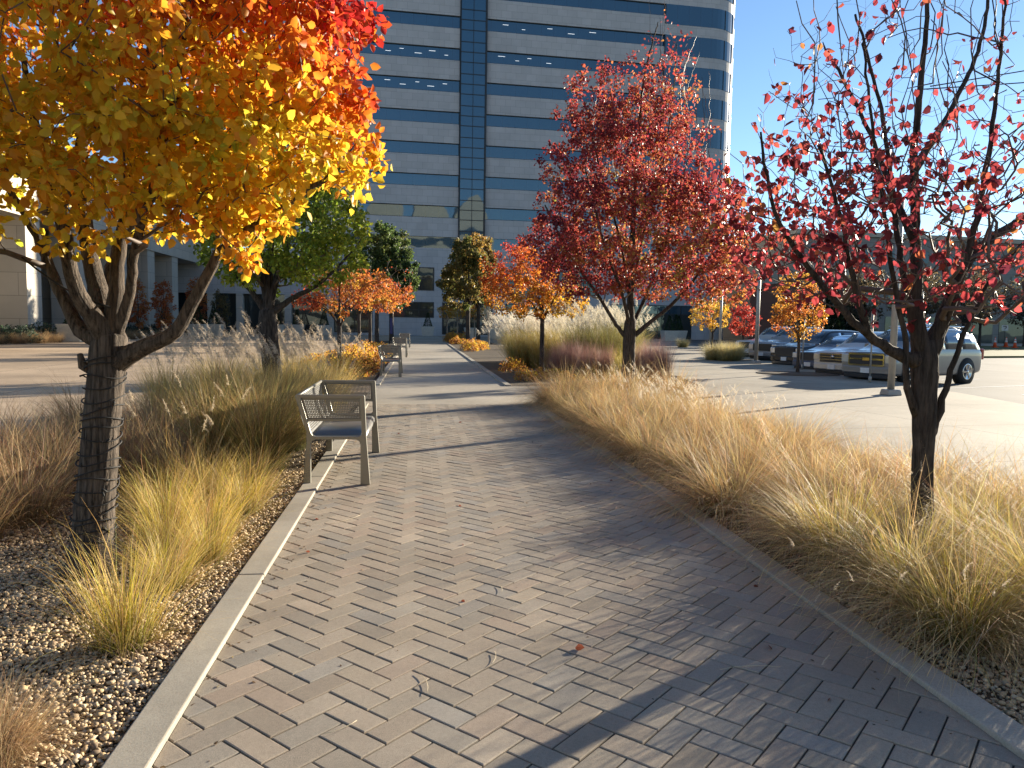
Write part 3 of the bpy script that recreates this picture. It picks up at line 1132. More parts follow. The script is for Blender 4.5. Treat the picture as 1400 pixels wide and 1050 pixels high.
YL = [(0.55, 0.40, 0.05), (0.58, 0.32, 0.04), (0.52, 0.2, 0.03)]
for k, (x, y) in enumerate(((2.9, 76), (3.8, 74), (5.3, 72))):
    small_tree('slim yellow tree with a pale trunk beneath the olive brown trees', 41 + k, x, y, 0.07, 1.7,
               [((x, y, 2.7), (1.1, 1.0, 0.7), 1)], 800, 0.13, col_by(YL, 0.5, 0.3), 60, bark_m=BARK_P, group='slim yellow trees near the tower', tip=0.007, step=0.25)
small_tree('thin leafless sapling with a pale trunk right of the path', 45, 5.35, 58, 0.06, 1.6,
           [((5.35, 58, 2.6), (0.9, 0.9, 1.0), 1)], 0, 0.1, col_by(YL), 70, bark_m=BARK_P, twig_m=TWIG_P, tip=0.007, step=0.25)
OR6 = [(0.58, 0.36, 0.04), (0.56, 0.22, 0.035), (0.52, 0.11, 0.03), (0.45, 0.05, 0.035), (0.30, 0.025, 0.035)]
small_tree('rounded orange and red tree in front of the plumed grass', 46, 4.2, 25.8, 0.085, 1.75,
           [((3.7, 25.8, 2.75), (1.6, 1.5, 0.95), 4), ((3.6, 25.8, 3.5), (1.25, 1.2, 0.9), 2), ((4.7, 25.6, 2.4), (1.0, 0.9, 0.6), 1.2), ((2.55, 25.8, 3.2), (0.5, 0.6, 0.9), 0.6)], 9500, 0.078,
           col_by(OR6, 0.10, 0.26, grad=0.55), 260, spread=0.18)
OR9 = [(0.58, 0.40, 0.06), (0.58, 0.30, 0.05), (0.55, 0.20, 0.05), (0.44, 0.12, 0.05)]
small_tree('small golden orange tree in a mulch circle by the parked cars', 47, 13.36, 25.7, 0.06, 1.2,
           [((13.3, 25.7, 2.0), (0.95, 0.9, 0.75), 3), ((13.2, 25.7, 2.8), (0.72, 0.7, 0.75), 2)], 4200, 0.075, col_by(OR9, 0.4, 0.35), 170, bark_m=BARK, spread=0.15)
small_tree('small yellow tree between the lamp posts at the end of the sidewalk', 48, 20.6, 52.0, 0.08, 1.2,
           [((20.4, 52, 2.4), (1.5, 1.4, 1.1), 3)], 2400, 0.11, col_by(YL, 0.35, 0.3), 120, tip=0.007, step=0.25)
small_tree('small red tree behind the round grass clump by the parking kerb', 49, 20.9, 47.5, 0.08, 0.9,
           [((20.9, 47.5, 2.1), (0.95, 0.9, 1.1), 3)], 2400, 0.10, col_by([(0.5, 0.14, 0.05), (0.46, 0.06, 0.045), (0.36, 0.035, 0.04)], 0.5, 0.3), 110, tip=0.006, step=0.22)
#@@GRASS
# ------------------------------------------------------------------ grasses
def blades(rng, n, rb, L, Ls, lean0, lean1, w, c0, c1, c2, K=5, jit=0.16, zb=0.0, bend_pow=1.4):
    """n blades fanning out of a disc of radius rb; returns V, F, C"""
    phi = rng.uniform(0, 2 * math.pi, n)
    rr = rb * np.sqrt(rng.random(n))
    bx, by = rr * np.cos(phi + rng.normal(0, 0.5, n)), rr * np.sin(phi + rng.normal(0, 0.5, n))
    l = np.clip(rng.normal(L, Ls, n), L * 0.35, L * 1.6)
    th0 = np.abs(rng.normal(0, lean0, n)) * (0.3 + 0.7 * rr / rb)
    th1 = np.abs(rng.normal(lean1, lean1 * 0.45, n))
    dx, dy = np.cos(phi), np.sin(phi)
    tw = rng.uniform(0, math.pi, n)
    sx, sy = np.cos(phi + 1.57 + 0.6 * np.sin(tw)), np.sin(phi + 1.57 + 0.6 * np.sin(tw))
    p = np.stack([bx, by, np.full(n, zb)], 1)
    V, C = [], []
    cj = rng.normal(1, jit, (n, 1)) * rng.normal(1, jit * 0.35, (n, 3))
    mixv = rng.random((n, 1)) ** 1.5
    c0, c1, c2 = np.array(c0), np.array(c1), np.array(c2)
    tipc = c1 * (1 - mixv) + c2 * mixv
    wv = w * rng.uniform(0.6, 1.3, n)
    kph = rng.normal(0, 0.12, n)
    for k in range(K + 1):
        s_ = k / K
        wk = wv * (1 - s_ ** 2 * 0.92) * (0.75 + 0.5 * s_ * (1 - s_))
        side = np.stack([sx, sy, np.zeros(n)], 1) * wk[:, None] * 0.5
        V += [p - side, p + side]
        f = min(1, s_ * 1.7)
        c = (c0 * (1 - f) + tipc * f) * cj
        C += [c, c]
        if k < K:
            th = th0 + th1 * ((k + 0.5) / K) ** bend_pow
            a = phi + kph * k
            p = p + (l / K)[:, None] * np.stack([np.sin(th) * np.cos(a), np.sin(th) * np.sin(a), np.cos(th)], 1)
    nv = 2 * (K + 1)
    V = np.stack(V, 1).reshape(-1, 3)
    C = np.stack(C, 1).reshape(-1, 3)
    o = (np.arange(n) * nv)[:, None]
    F = np.concatenate([o + np.array([[2 * k, 2 * k + 1, 2 * k + 3, 2 * k + 2]]) for k in range(K)])
    return V, F, np.clip(C, 0.005, 0.9), p, phi


def plumes(rng, base, azi, L, n_str, slen, col, w=0.0035, droop=0.7):
    """feathery heads on top of stem ends: base (m,3)"""
    V, F, C = [], [], []
    o = 0
    for (b, a) in zip(base, azi):
        ln = L * rng.uniform(0.7, 1.2)
        dirv = np.array([math.cos(a) * 0.35, math.sin(a) * 0.35, 1.0])
        dirv /= np.linalg.norm(dirv)
        t = rng.random(n_str)
        st = b + dirv * (ln * t)[:, None] + np.array([math.cos(a), math.sin(a), -0.2]) * (0.25 * ln * t ** 2)[:, None]
        out = rng.normal(0, 1, (n_str, 3)) * 0.45 + np.array([math.cos(a) * droop, math.sin(a) * droop, 0.55])
        out = unit(out)
        sl = slen * (1.15 - 0.75 * t) * rng.uniform(0.6, 1.2, n_str)
        sd = unit(np.cross(out, rng.normal(0, 1, (n_str, 3)))) * w * 0.5
        mid = st + out * (sl * 0.55)[:, None]
        end = st + out * sl[:, None] + np.array([0, 0, -0.25]) * sl[:, None]
        V.append(np.stack([st - sd * .6, st + sd * .6, mid - sd, mid + sd, end - sd * .4, end + sd * .4], 1).reshape(-1, 3))
        k = (np.arange(n_str) * 6)[:, None] + o
        F += [k + np.array([[0, 1, 3, 2]]), k + np.array([[2, 3, 5, 4]])]
        c = np.array(col) * rng.normal(1, 0.1, (n_str, 1))
        C.append(np.repeat(c, 6, axis=0))
        o += n_str * 6
    return np.concatenate(V), np.concatenate(F), np.clip(np.concatenate(C), 0, .95)


def join(parts):
    V, F, C, o = [], [], [], 0
    for v, f, c in parts:
        V.append(v)
        F.append(f + o)
        C.append(c)
        o += len(v)
    return np.concatenate(V), np.concatenate(F), np.concatenate(C)


def clump_mesh(name, seed, spec, heads=None):
    """spec: list of blade groups; heads: dict for flower stems -> separate part 'plumes'"""
    rng = np.random.default_rng(seed)
    parts = []
    for sp in spec:
        v, f, c, _, _ = blades(rng, **sp)
        parts.append((v, f, c))
    hd = None
    if heads:
        v, f, c, tip, phi = blades(rng, heads['n'], heads['rb'], heads['L'], heads['Ls'], heads['lean0'], heads['lean1'], heads.get('w', 0.004), heads['c0'], heads['c1'], heads['c1'], K=5)
        wa = heads.get('wind', 3.6)
        hv, hf, hc = plumes(rng, tip - np.array([0, 0, heads['pl'] * 0.1]), np.where(rng.random(len(phi)) < .7, wa + rng.normal(0, .5, len(phi)), phi), heads['pl'], heads['ns'], heads['sl'], heads['col'], heads.get('pw', 0.003))
        hd = join([(v, f, c), (hv, hf, hc)])
    return join(parts), hd


def clump_proto(name, mesh_pair):
    (v, f, c), hd = mesh_pair
    root = empty(name, (0, 0, -500))
    np_obj('blades', v, f, GRASS, root, c)
    if hd is not None:
        np_obj('plumes', hd[0], hd[1], GRASS, root, hd[2])
    return root


def single_proto(name, mesh_pair):
    (v, f, c), hd = mesh_pair
    return np_obj(name, v, f, GRASS, None, c)


USED = set()


def place(proto, x, y, rz, s, label, cat, group, sz=None):
    sz = s * sz if sz else None
    if proto.name not in USED:
        USED.add(proto.name)
        o = proto
    else:
        o = copy_tree(proto)
    o.location = (x, y, 0.004)
    o.rotation_euler = (0, 0, rz)
    o.scale = (s, s, sz if sz else s)
    return tag(o, label, cat, group)


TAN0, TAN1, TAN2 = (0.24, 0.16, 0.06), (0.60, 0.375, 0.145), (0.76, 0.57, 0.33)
fountain = []
for k in range(5):
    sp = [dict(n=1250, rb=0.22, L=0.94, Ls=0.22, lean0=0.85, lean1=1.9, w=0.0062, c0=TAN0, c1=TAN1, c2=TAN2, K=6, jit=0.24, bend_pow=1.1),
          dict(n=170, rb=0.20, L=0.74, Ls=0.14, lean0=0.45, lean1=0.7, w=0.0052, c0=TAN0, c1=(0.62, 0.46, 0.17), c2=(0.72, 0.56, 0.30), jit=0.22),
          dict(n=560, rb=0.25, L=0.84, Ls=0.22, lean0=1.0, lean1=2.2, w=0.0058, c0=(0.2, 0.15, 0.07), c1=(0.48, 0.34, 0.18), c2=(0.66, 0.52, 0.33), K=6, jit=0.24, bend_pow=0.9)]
    fountain.append(single_proto('fountain_grass_clump', clump_mesh('fountain', 60 + k, sp)))
front = [clump_proto('fountain_grass_clump', clump_mesh('fountain', 70 + k, [
    dict(n=1250, rb=0.20, L=0.88, Ls=0.2, lean0=0.65, lean1=1.55, w=0.0044, c0=(0.15, 0.15, 0.04), c1=(0.58, 0.41, 0.16), c2=(0.72, 0.55, 0.31), K=6, jit=0.22, bend_pow=1.1),
    dict(n=380, rb=0.16, L=0.72, Ls=0.12, lean0=0.45, lean1=0.9, w=0.0048, c0=(0.13, 0.17, 0.03), c1=(0.55, 0.47, 0.07), c2=(0.60, 0.45, 0.12), jit=0.22),
    dict(n=750, rb=0.25, L=0.86, Ls=0.22, lean0=1.0, lean1=2.2, w=0.0040, c0=(0.2, 0.15, 0.07), c1=(0.46, 0.34, 0.19), c2=(0.64, 0.50, 0.34), K=7, jit=0.24, bend_pow=0.9)],
    dict(n=22, rb=0.18, L=0.86, Ls=0.12, lean0=0.6, lean1=1.0, c0=(0.3, 0.22, 0.1), c1=(0.5, 0.38, 0.22), pl=0.09, ns=60, sl=0.02, col=(0.76, 0.65, 0.5), pw=0.0016))) for k in range(2)]
feather = [clump_proto('fountain_grass_clump', clump_mesh('feather', 80 + k, [
    dict(n=1300, rb=0.2, L=0.80, Ls=0.16, lean0=0.5, lean1=1.1, w=0.005, c0=TAN0, c1=(0.56, 0.40, 0.18), c2=(0.70, 0.56, 0.36))],
    dict(n=26, rb=0.18, L=1.0, Ls=0.12, lean0=0.4, lean1=0.6, c0=(0.35, 0.27, 0.13), c1=(0.6, 0.48, 0.3), pl=0.17, ns=70, sl=0.05, col=(0.86, 0.78, 0.64), pw=0.0028))) for k in range(2)]
rng = np.random.default_rng(77)
HEDGE = 'tan fountain grasses in the right bed'
n_h = 0
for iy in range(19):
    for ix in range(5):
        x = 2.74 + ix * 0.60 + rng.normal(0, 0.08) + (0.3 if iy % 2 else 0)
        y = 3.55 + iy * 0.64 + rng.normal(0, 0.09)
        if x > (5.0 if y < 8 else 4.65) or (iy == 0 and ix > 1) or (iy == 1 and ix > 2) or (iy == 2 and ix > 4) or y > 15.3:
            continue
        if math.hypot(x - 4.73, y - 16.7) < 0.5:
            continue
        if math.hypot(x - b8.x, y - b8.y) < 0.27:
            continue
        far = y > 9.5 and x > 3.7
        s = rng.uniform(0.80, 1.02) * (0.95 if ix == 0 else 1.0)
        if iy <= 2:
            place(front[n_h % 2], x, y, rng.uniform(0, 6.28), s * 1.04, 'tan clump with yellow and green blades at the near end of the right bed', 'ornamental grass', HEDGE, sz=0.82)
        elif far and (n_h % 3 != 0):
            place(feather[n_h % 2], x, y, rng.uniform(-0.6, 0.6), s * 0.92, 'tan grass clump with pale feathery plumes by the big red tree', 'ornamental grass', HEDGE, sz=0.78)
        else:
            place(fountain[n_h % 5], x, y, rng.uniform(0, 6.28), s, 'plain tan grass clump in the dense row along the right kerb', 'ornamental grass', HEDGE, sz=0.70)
        n_h += 1
for (x, y) in ((3.05, 15.35), (3.75, 15.5), (4.3, 15.3), (5.3, 15.4)):
    place(fountain[n_h % 4], x, y, rng.uniform(0, 6.28), 0.95, 'tan grass clump at the far end of the right bed, before the crossing', 'ornamental grass', HEDGE)
    n_h += 1

# left bed: short yellow clumps along the kerb
YG0, YG1, YG2 = (0.20, 0.17, 0.04), (0.62, 0.45, 0.11), (0.70, 0.50, 0.28)
yellow = [single_proto('prairie_grass_clump', clump_mesh('yellow', 90 + k, [
    dict(n=480, rb=0.15, L=0.58, Ls=0.17, lean0=0.6, lean1=0.75, w=0.0040, c0=YG0, c1=YG1, c2=YG2, K=5, jit=0.25),
    dict(n=170, rb=0.12, L=0.48, Ls=0.10, lean0=0.3, lean1=0.5, w=0.0048, c0=(0.2, 0.22, 0.03), c1=(0.62, 0.52, 0.05), c2=(0.62, 0.45, 0.1), K=4),
    dict(n=170, rb=0.15, L=0.3, Ls=0.1, lean0=0.9, lean1=1.7, w=0.004, c0=(0.2, 0.13, 0.08), c1=(0.36, 0.24, 0.15), c2=(0.5, 0.38, 0.26), K=4)])) for k in range(3)]
ys = [(-1.40, 3.80, 0.86), (-1.46, 4.62, 0.92), (-1.36, 5.15, 0.86), (-1.68, 5.35, 1.0), (-1.50, 5.75, 1.05), (-1.85, 5.9, 1.1), (-1.42, 6.45, 1.0), (-1.75, 6.7, 1.2), (-1.48, 7.2, 1.05), (-2.1, 6.4, 1.05)]
lab = {0: 'small yellow grass tuft nearest the camera on the left gravel'}
for k, (x, y, s) in enumerate(ys):
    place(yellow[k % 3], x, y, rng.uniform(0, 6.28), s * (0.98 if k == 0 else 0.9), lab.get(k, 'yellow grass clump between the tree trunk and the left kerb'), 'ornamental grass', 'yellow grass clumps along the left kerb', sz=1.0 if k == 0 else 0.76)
# brown clumps left of the trunk
BR0, BR1, BR2 = (0.13, 0.09, 0.04), (0.36, 0.22, 0.10), (0.52, 0.38, 0.22)
brown = [single_proto('prairie_grass_clump', clump_mesh('brown', 100 + k, [
    dict(n=850, rb=0.22, L=0.72, Ls=0.2, lean0=0.7, lean1=1.2, w=0.0052, c0=BR0, c1=BR1, c2=BR2, jit=0.26, K=6)])) for k in range(3)]
bl = [(-3.0, 6.2), (-3.55, 6.5), (-3.1, 6.95), (-3.75, 7.3), (-2.75, 7.45), (-3.3, 7.8), (-4.1, 7.9), (-2.7, 8.3), (-3.6, 8.7), (-4.2, 8.9), (-3.0, 9.3), (-3.9, 9.7), (-2.4, 9.0), (-2.45, 7.6), (-4.3, 10.4), (-3.4, 10.3), (-3.1, 5.7)]
for k, (x, y) in enumerate(bl):
    place(brown[k % 3], x, y, rng.uniform(0, 6.28), rng.uniform(0.82, 1.08) * (0.8 if k == 16 else 1), 'brown fuzzy grass clump in the left bed behind the front left trunk', 'ornamental grass', 'brown grass clumps left of the trunk')
tuft = single_proto('prairie_grass_clump', clump_mesh('tuft', 111, [dict(n=1500, rb=0.12, L=0.30, Ls=0.06, lean0=0.7, lean1=1.5, w=0.0028, c0=(0.2, 0.13, 0.07), c1=(0.42, 0.27, 0.14), c2=(0.62, 0.46, 0.26))]))
place(tuft, -1.50, 2.80, 0, 1.0, 'low round russet grass tuft in the bottom left corner', 'ornamental grass', None)

# green-brown maiden grass and its plumes behind the bench
GB = [single_proto('maiden_grass_clump', clump_mesh('green', 120 + k, [
    dict(n=950, rb=0.22, L=1.0, Ls=0.22, lean0=0.45, lean1=0.95, w=0.0058, c0=(0.07, 0.075, 0.02), c1=(0.24, 0.20, 0.06), c2=(0.46, 0.32, 0.14), jit=0.3)])) for k in range(2)]
for k, (x, y) in enumerate([(-1.62, 8.2), (-1.75, 8.9), (-1.6, 9.6), (-2.1, 8.4), (-2.2, 9.4), (-1.8, 10.3), (-2.5, 10.1), (-2.3, 11.0), (-1.7, 11.1)]):
    place(GB[k % 2], x, y, rng.uniform(0, 6.28), rng.uniform(0.85, 1.0), 'dark green and brown grass clump beside the nearest bench', 'ornamental grass', 'green grass clumps behind the nearest bench')
MG = [clump_proto('maiden_grass_clump', clump_mesh('maiden', 130 + k, [
    dict(n=900, rb=0.24, L=0.95, Ls=0.2, lean0=0.4, lean1=0.8, w=0.007, c0=(0.16, 0.15, 0.04), c1=(0.52, 0.38, 0.10), c2=(0.55, 0.45, 0.25))],
    dict(n=30, rb=0.22, L=1.30, Ls=0.14, lean0=0.3, lean1=0.4, w=0.005, c0=(0.3, 0.24, 0.12), c1=(0.42, 0.34, 0.22), pl=0.24, ns=85, sl=0.085, col=(0.60, 0.51, 0.40), pw=0.0030))) for k in range(3)]
for k, (x, y) in enumerate([(-3.6, 11.6), (-3.0, 12.2), (-2.45, 12.3), (-3.9, 12.6), (-3.2, 13.2), (-2.0, 12.6), (-2.7, 14.3), (-2.0, 14.2), (-1.6, 13.2), (-3.5, 14.2), (-1.6, 15.0), (-2.4, 15.4)]):
    place(MG[k % 3], x, y, rng.uniform(-.5, .5), rng.uniform(0.88, 1.02), 'golden grass clump with grey feathery plumes around the green tree', 'ornamental grass', 'plumed grass clumps around the green tree')
stem = clump_proto('maiden_grass_clump', clump_mesh('stems', 140, [
    dict(n=300, rb=0.15, L=0.65, Ls=0.15, lean0=0.4, lean1=0.5, w=0.0045, c0=(0.14, 0.14, 0.04), c1=(0.45, 0.32, 0.10), c2=(0.5, 0.36, 0.18))],
    dict(n=13, rb=0.16, L=1.02, Ls=0.12, lean0=0.32, lean1=0.35, w=0.0035, c0=(0.32, 0.25, 0.12), c1=(0.50, 0.40, 0.22), pl=0.14, ns=90, sl=0.035, col=(0.72, 0.60, 0.42), pw=0.0018)))
place(stem, -1.95, 6.75, 0.2, 0.95, 'clump of tall thin stems with pale seed heads right of the trunk', 'ornamental grass', None)

# plumed grass in the far right bed
WM = [clump_proto('maiden_grass_clump', clump_mesh('white', 150 + k, [
    dict(n=900, rb=0.35, L=1.45, Ls=0.25, lean0=0.35, lean1=0.8, w=0.012, c0=(0.16, 0.16, 0.04), c1=(0.46, 0.36, 0.10), c2=(0.55, 0.46, 0.22), K=4)],
    dict(n=75, rb=0.35, L=1.75, Ls=0.16, lean0=0.35, lean1=0.4, w=0.006, c0=(0.35, 0.3, 0.15), c1=(0.6, 0.5, 0.34), pl=0.30, ns=60, sl=0.12, col=(0.84, 0.78, 0.66), pw=0.0065))) for k in range(2)]
wp = [(3.75, 28.2), (4.1, 29.8), (4.5, 27.9), (5.0, 29.0), (4.2, 31.5), (4.9, 31), (5.5, 28.0), (5.6, 30.2), (4.7, 33)]
for k, (x, y) in enumerate(wp):
    place(WM[k % 2], x, y, rng.uniform(-.4, .4), rng.uniform(0.9, 1.08), 'tall golden grass with white plumes behind the orange red tree', 'ornamental grass', 'white plumed grasses in the far right bed')
GM = clump_proto('maiden_grass_clump', clump_mesh('greenwhite', 155, [
    dict(n=1000, rb=0.4, L=1.65, Ls=0.25, lean0=0.3, lean1=0.7, w=0.012, c0=(0.08, 0.10, 0.025), c1=(0.25, 0.24, 0.07), c2=(0.42, 0.34, 0.13), K=4)],
    dict(n=60, rb=0.35, L=2.0, Ls=0.15, lean0=0.3, lean1=0.4, w=0.006, c0=(0.3, 0.28, 0.14), c1=(0.55, 0.47, 0.32), pl=0.30, ns=60, sl=0.12, col=(0.78, 0.72, 0.58), pw=0.006)))
for k, (x, y) in enumerate([(6.1, 24.6), (6.9, 25.4), (6.6, 26.6), (7.4, 26.8), (5.5, 25.3)]):
    place(GM, x, y, rng.uniform(-.4, .4), rng.uniform(0.92, 1.05), 'tall dark green grass with pale plumes beside the big red tree', 'ornamental grass', 'green plumed grasses in the far right bed')
MU = [single_proto('muhly_grass_clump', clump_mesh('muhly', 160 + k, [
    dict(n=900, rb=0.2, L=0.92, Ls=0.18, lean0=0.22, lean1=0.3, w=0.006, c0=(0.12, 0.05, 0.045), c1=(0.34, 0.17, 0.14), c2=(0.50, 0.33, 0.26), K=4)])) for k in range(2)]
for k, (x, y, s) in enumerate([(4.55, 22.9, 1.0), (4.95, 22.6, 1.0), (4.7, 23.4, 1.1), (5.65, 22.9, .95), (6.75, 21.6, 1.0), (7.15, 21.9, 1.05), (7.0, 22.6, 1.1), (6.6, 22.3, 1.0), (4.2, 23.0, .9)]):
    place(MU[k % 2], x, y, rng.uniform(0, 6.28), s, 'upright mauve grass clump in front of the plumed grasses', 'ornamental grass', 'mauve grass clumps in the far right bed')
yt = single_proto('prairie_grass_clump', clump_mesh('yt', 170, [dict(n=700, rb=0.25, L=0.9, Ls=0.15, lean0=0.5, lean1=1.0, w=0.008, c0=(0.16, 0.17, 0.03), c1=(0.5, 0.42, 0.06), c2=(0.6, 0.5, 0.12), K=4)]))
place(yt, 6.55, 23.6, 0, 1.15, 'bright yellow green grass clump just right of the big red trunk', 'ornamental grass', None)
RD = [single_proto('prairie_grass_clump', clump_mesh('round', 172, [dict(n=1500, rb=0.4, L=0.85, Ls=0.12, lean0=0.6, lean1=0.8, w=0.009, c0=(0.2, 0.18, 0.05), c1=(0.48, 0.40, 0.16), c2=(0.6, 0.5, 0.27), K=4)]))]
for (x, y) in ((14.7, 35.2), (15.2, 35.8), (14.4, 36.0), (15.6, 36.6)):
    place(RD[0], x, y, rng.uniform(0, 6), 1.0, 'rounded straw coloured grass clump on the sidewalk by the lamp post', 'ornamental grass', 'round grass clumps by the lamp post')
place(RD[0], 20.4, 57.5, 1, 0.8, 'small straw grass clump at the far end of the sidewalk', 'ornamental grass', None)

# leafy low shrubs
def shrub_mesh(name, seed, R, H, n, size, stops, mid=0.5, root=None):
    rng = np.random.default_rng(seed)
    d = unit(rng.normal(0, 1, (n, 3)))
    d[:, 2] = np.abs(d[:, 2])
    q = rng.uniform(0.35, 1, (n, 1)) ** 0.6
    lump = 1 + 0.28 * nz3(d, 3.5, seed)[:, None]
    P = d * q * lump * np.array([R, R, H]) + np.array([0, 0, 0.03])
    t = mid + 0.3 * nz3(P, 5 / max(R, .2), seed + 1) + rng.normal(0, 0.13, n)
    c = pal_pick(rng, n, stops, t, 0.16)
    D = d + rng.normal(0, 0.6, (n, 3)) + np.array([0, 0, 0.1])
    r = empty(name, (0, 0, -500))
    leaf_mesh('foliage', rng, P, D, size * rng.uniform(0.6, 1.3, n), c, LEAF, r)
    mb = MB()
    for k in range(16):
        a = rng.uniform(0, 6.28)
        e = P[rng.integers(n)]
        mb.tube([(0.04 * math.cos(a), 0.04 * math.sin(a), 0), (e[0] * .5, e[1] * .5, e[2] * .6), tuple(e)], [0.008, 0.005, 0.003], 4, TWIG)
    mb.build('stems', r)
    return r


SH = [(0.60, 0.46, 0.06), (0.58, 0.36, 0.05), (0.50, 0.22, 0.05), (0.30, 0.12, 0.06), (0.34, 0.30, 0.06)]
shr = [shrub_mesh('low_shrub', 200 + k, 0.55, 0.55, 950, 0.062, SH, 0.35 + 0.1 * k) for k in range(3)]
for k, (x, y, s) in enumerate([(-2.9, 21.3, 0.9), (-2.2, 21.7, 1.0), (-1.75, 22.5, 1.0), (-2.9, 22.8, 1.0), (-2.1, 23.3, 1.0), (-1.6, 24.0, .9), (-3.0, 24.6, 1.1), (-2.3, 25.4, 1.1), (-1.7, 26.0, 1.0), (-2.9, 27, 1.1), (-2.1, 28, 1.1),
                                (-1.7, 29.5, 1.1), (-2.6, 30.5, 1.2), (-2.0, 32.5, 1.2), (-2.8, 34, 1.2), (-1.8, 36, 1.1), (-2.5, 38, 1.2), (-3.1, 20.5, 0.8), (-2.4, 20.6, 0.75)]):
    place(shr[k % 3], x, y, rng.uniform(0, 6), s * rng.uniform(.9, 1.1), 'low yellow and orange shrub under the small russet trees', 'shrub', 'yellow shrubs in the left bed')
for k, (x, y, s, lb) in enumerate([(3.05, 21.3, .62, 'low yellow green shrub at the near end of the far right bed'), (3.5, 22.0, .62, 'low orange shrub beside the yellow green one in the far right bed'), (4.0, 22.3, .6, 'low purple tinged shrub in front of the mauve grass'),
                                  (3.15, 25.2, .8, 'russet shrub at the foot of the plumed grass by the right kerb'), (4.2, 21.6, .5, 'smallest orange shrub in the far right bed')]):
    place(shr[(k + 1) % 3], x, y, rng.uniform(0, 6), s, lb, 'shrub', 'low shrubs in the far right bed')
for k, (x, y, s) in enumerate([(3.1, 44, 1.0), (3.5, 46, 1.1), (3.2, 48, 1.0), (3.9, 47, 1.0), (3.0, 62, 1.3), (2.9, 66, 1.3), (3.1, 70, 1.4), (3.9, 68, 1.3), (2.9, 58, 1.1)]):
    place(shr[k % 3], x, y, rng.uniform(0, 6), s, 'small golden shrub far along the right side of the path', 'shrub', 'golden shrubs far along the path')
GS = [(0.03, 0.055, 0.04), (0.055, 0.085, 0.06), (0.09, 0.12, 0.085)]
jun = [shrub_mesh('juniper_bush', 210 + k, 0.9, 0.75, 1300, 0.10, GS, 0.5) for k in range(2)]
JP = [(-24.6, 46.0), (-24.2, 48.0), (-23.6, 49.3), (-25.2, 49.8), (-23.7, 51.2), (-25.9, 45.2), (-23.0, 60.0), (-22.4, 61.5), (-23.6, 62.5), (-22.2, 63.5), (-22.6, 66.5), (-22.0, 68.0), (-23.2, 70)]
for k, (x, y) in enumerate(JP):
    place(jun[k % 2], x, y, rng.uniform(0, 6), rng.uniform(1.0, 1.4), 'blue green juniper bush along the stone arcade', 'shrub', 'juniper bushes by the arcade')
for k, (x, y) in enumerate([(-23.6, 46.6), (-23.0, 47.9), (-22.6, 49.4), (-22.3, 50.8), (-21.6, 59.5), (-21.4, 61.0), (-21.2, 62.5), (-21.0, 66.0), (-21.0, 67.5), (-20.6, 74.0), (-21, 76.0), (-20.5, 81.0)]):
    place(tuft, x, y, rng.uniform(0, 6), 2.6, 'low straw grass mound at the edge of the left plaza', 'ornamental grass', 'straw grass mounds by the arcade')
#@@BUILT
# ------------------------------------------------------------------ office tower
TW = empty('office_tower', (6.47, 95.0, 0), rad(3.6), 'tall office tower with stone bands, blue glass strips and rounded corner', 'building')
X0, XC, RC, DB = -26.0, 30.6, 4.6, 38.0


def plan(inset=0.0):
    p = [(X0 + inset, inset)]
    p.append((XC, inset))
    for k in range(1, 13):
        a = -math.pi / 2 + k * math.pi / 24
        p.append((XC + (RC - inset) * math.cos(a), RC + (RC - inset) * math.sin(a)))
    p += [(XC + RC - inset, DB - inset), (X0 + inset, DB - inset)]
    return p


wall = MB()
wall.prism(plan(), -0.1, 10.65, STONE)
FL = 3.73
z = 12.02
gz = []                                  # (bottom, top) of each glass strip
gz.append((10.65, 12.02))
while z < 50:
    wall.prism(plan(), z, z + 2.27, STONE)
    gz.append((z + 2.27, z + FL))
    z += FL
wall.prism(plan(), z, z + 3.0, STONE)
wall.build('wall', TW)
for a, b in gz:
    g_ = MB()
    g_.prism(plan(0.22), a - 0.02, b + 0.02, GLASS)
    g_.build('window_band', TW)
# dark frames above and below the strips
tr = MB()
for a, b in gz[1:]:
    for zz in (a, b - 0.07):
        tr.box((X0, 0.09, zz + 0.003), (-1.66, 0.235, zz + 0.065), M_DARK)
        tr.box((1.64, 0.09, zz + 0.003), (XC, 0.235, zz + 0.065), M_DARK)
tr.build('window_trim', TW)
# taller corner windows
for a, b in gz[2:]:
    cw = MB()
    out = []
    for ins in (-0.03, 0.5):
        pts = [(XC - 6.4, ins), (XC, ins)]
        for k in range(1, 8):
            an = -math.pi / 2 + k * math.pi / 24
            pts.append((XC + (RC - ins) * math.cos(an), RC + (RC - ins) * math.sin(an)))
        out.append(pts)
    cw.prism(out[0] + out[1][::-1], a - 0.95, b - 0.02, GLASS)
    for (q0, q1) in ((0.02, 0.08), (1.0, 1.06)):
        pass
    cw.build('corner_window', TW)
    for pt in (out[0][0], out[0][4], out[0][7]):
        mu = MB()
        mu.box((pt[0] - 0.05, pt[1] - 0.05, a - 0.95), (pt[0] + 0.05, pt[1] + 0.05, b - 0.02), M_DARK)
        mu.build('corner_mullion', TW)
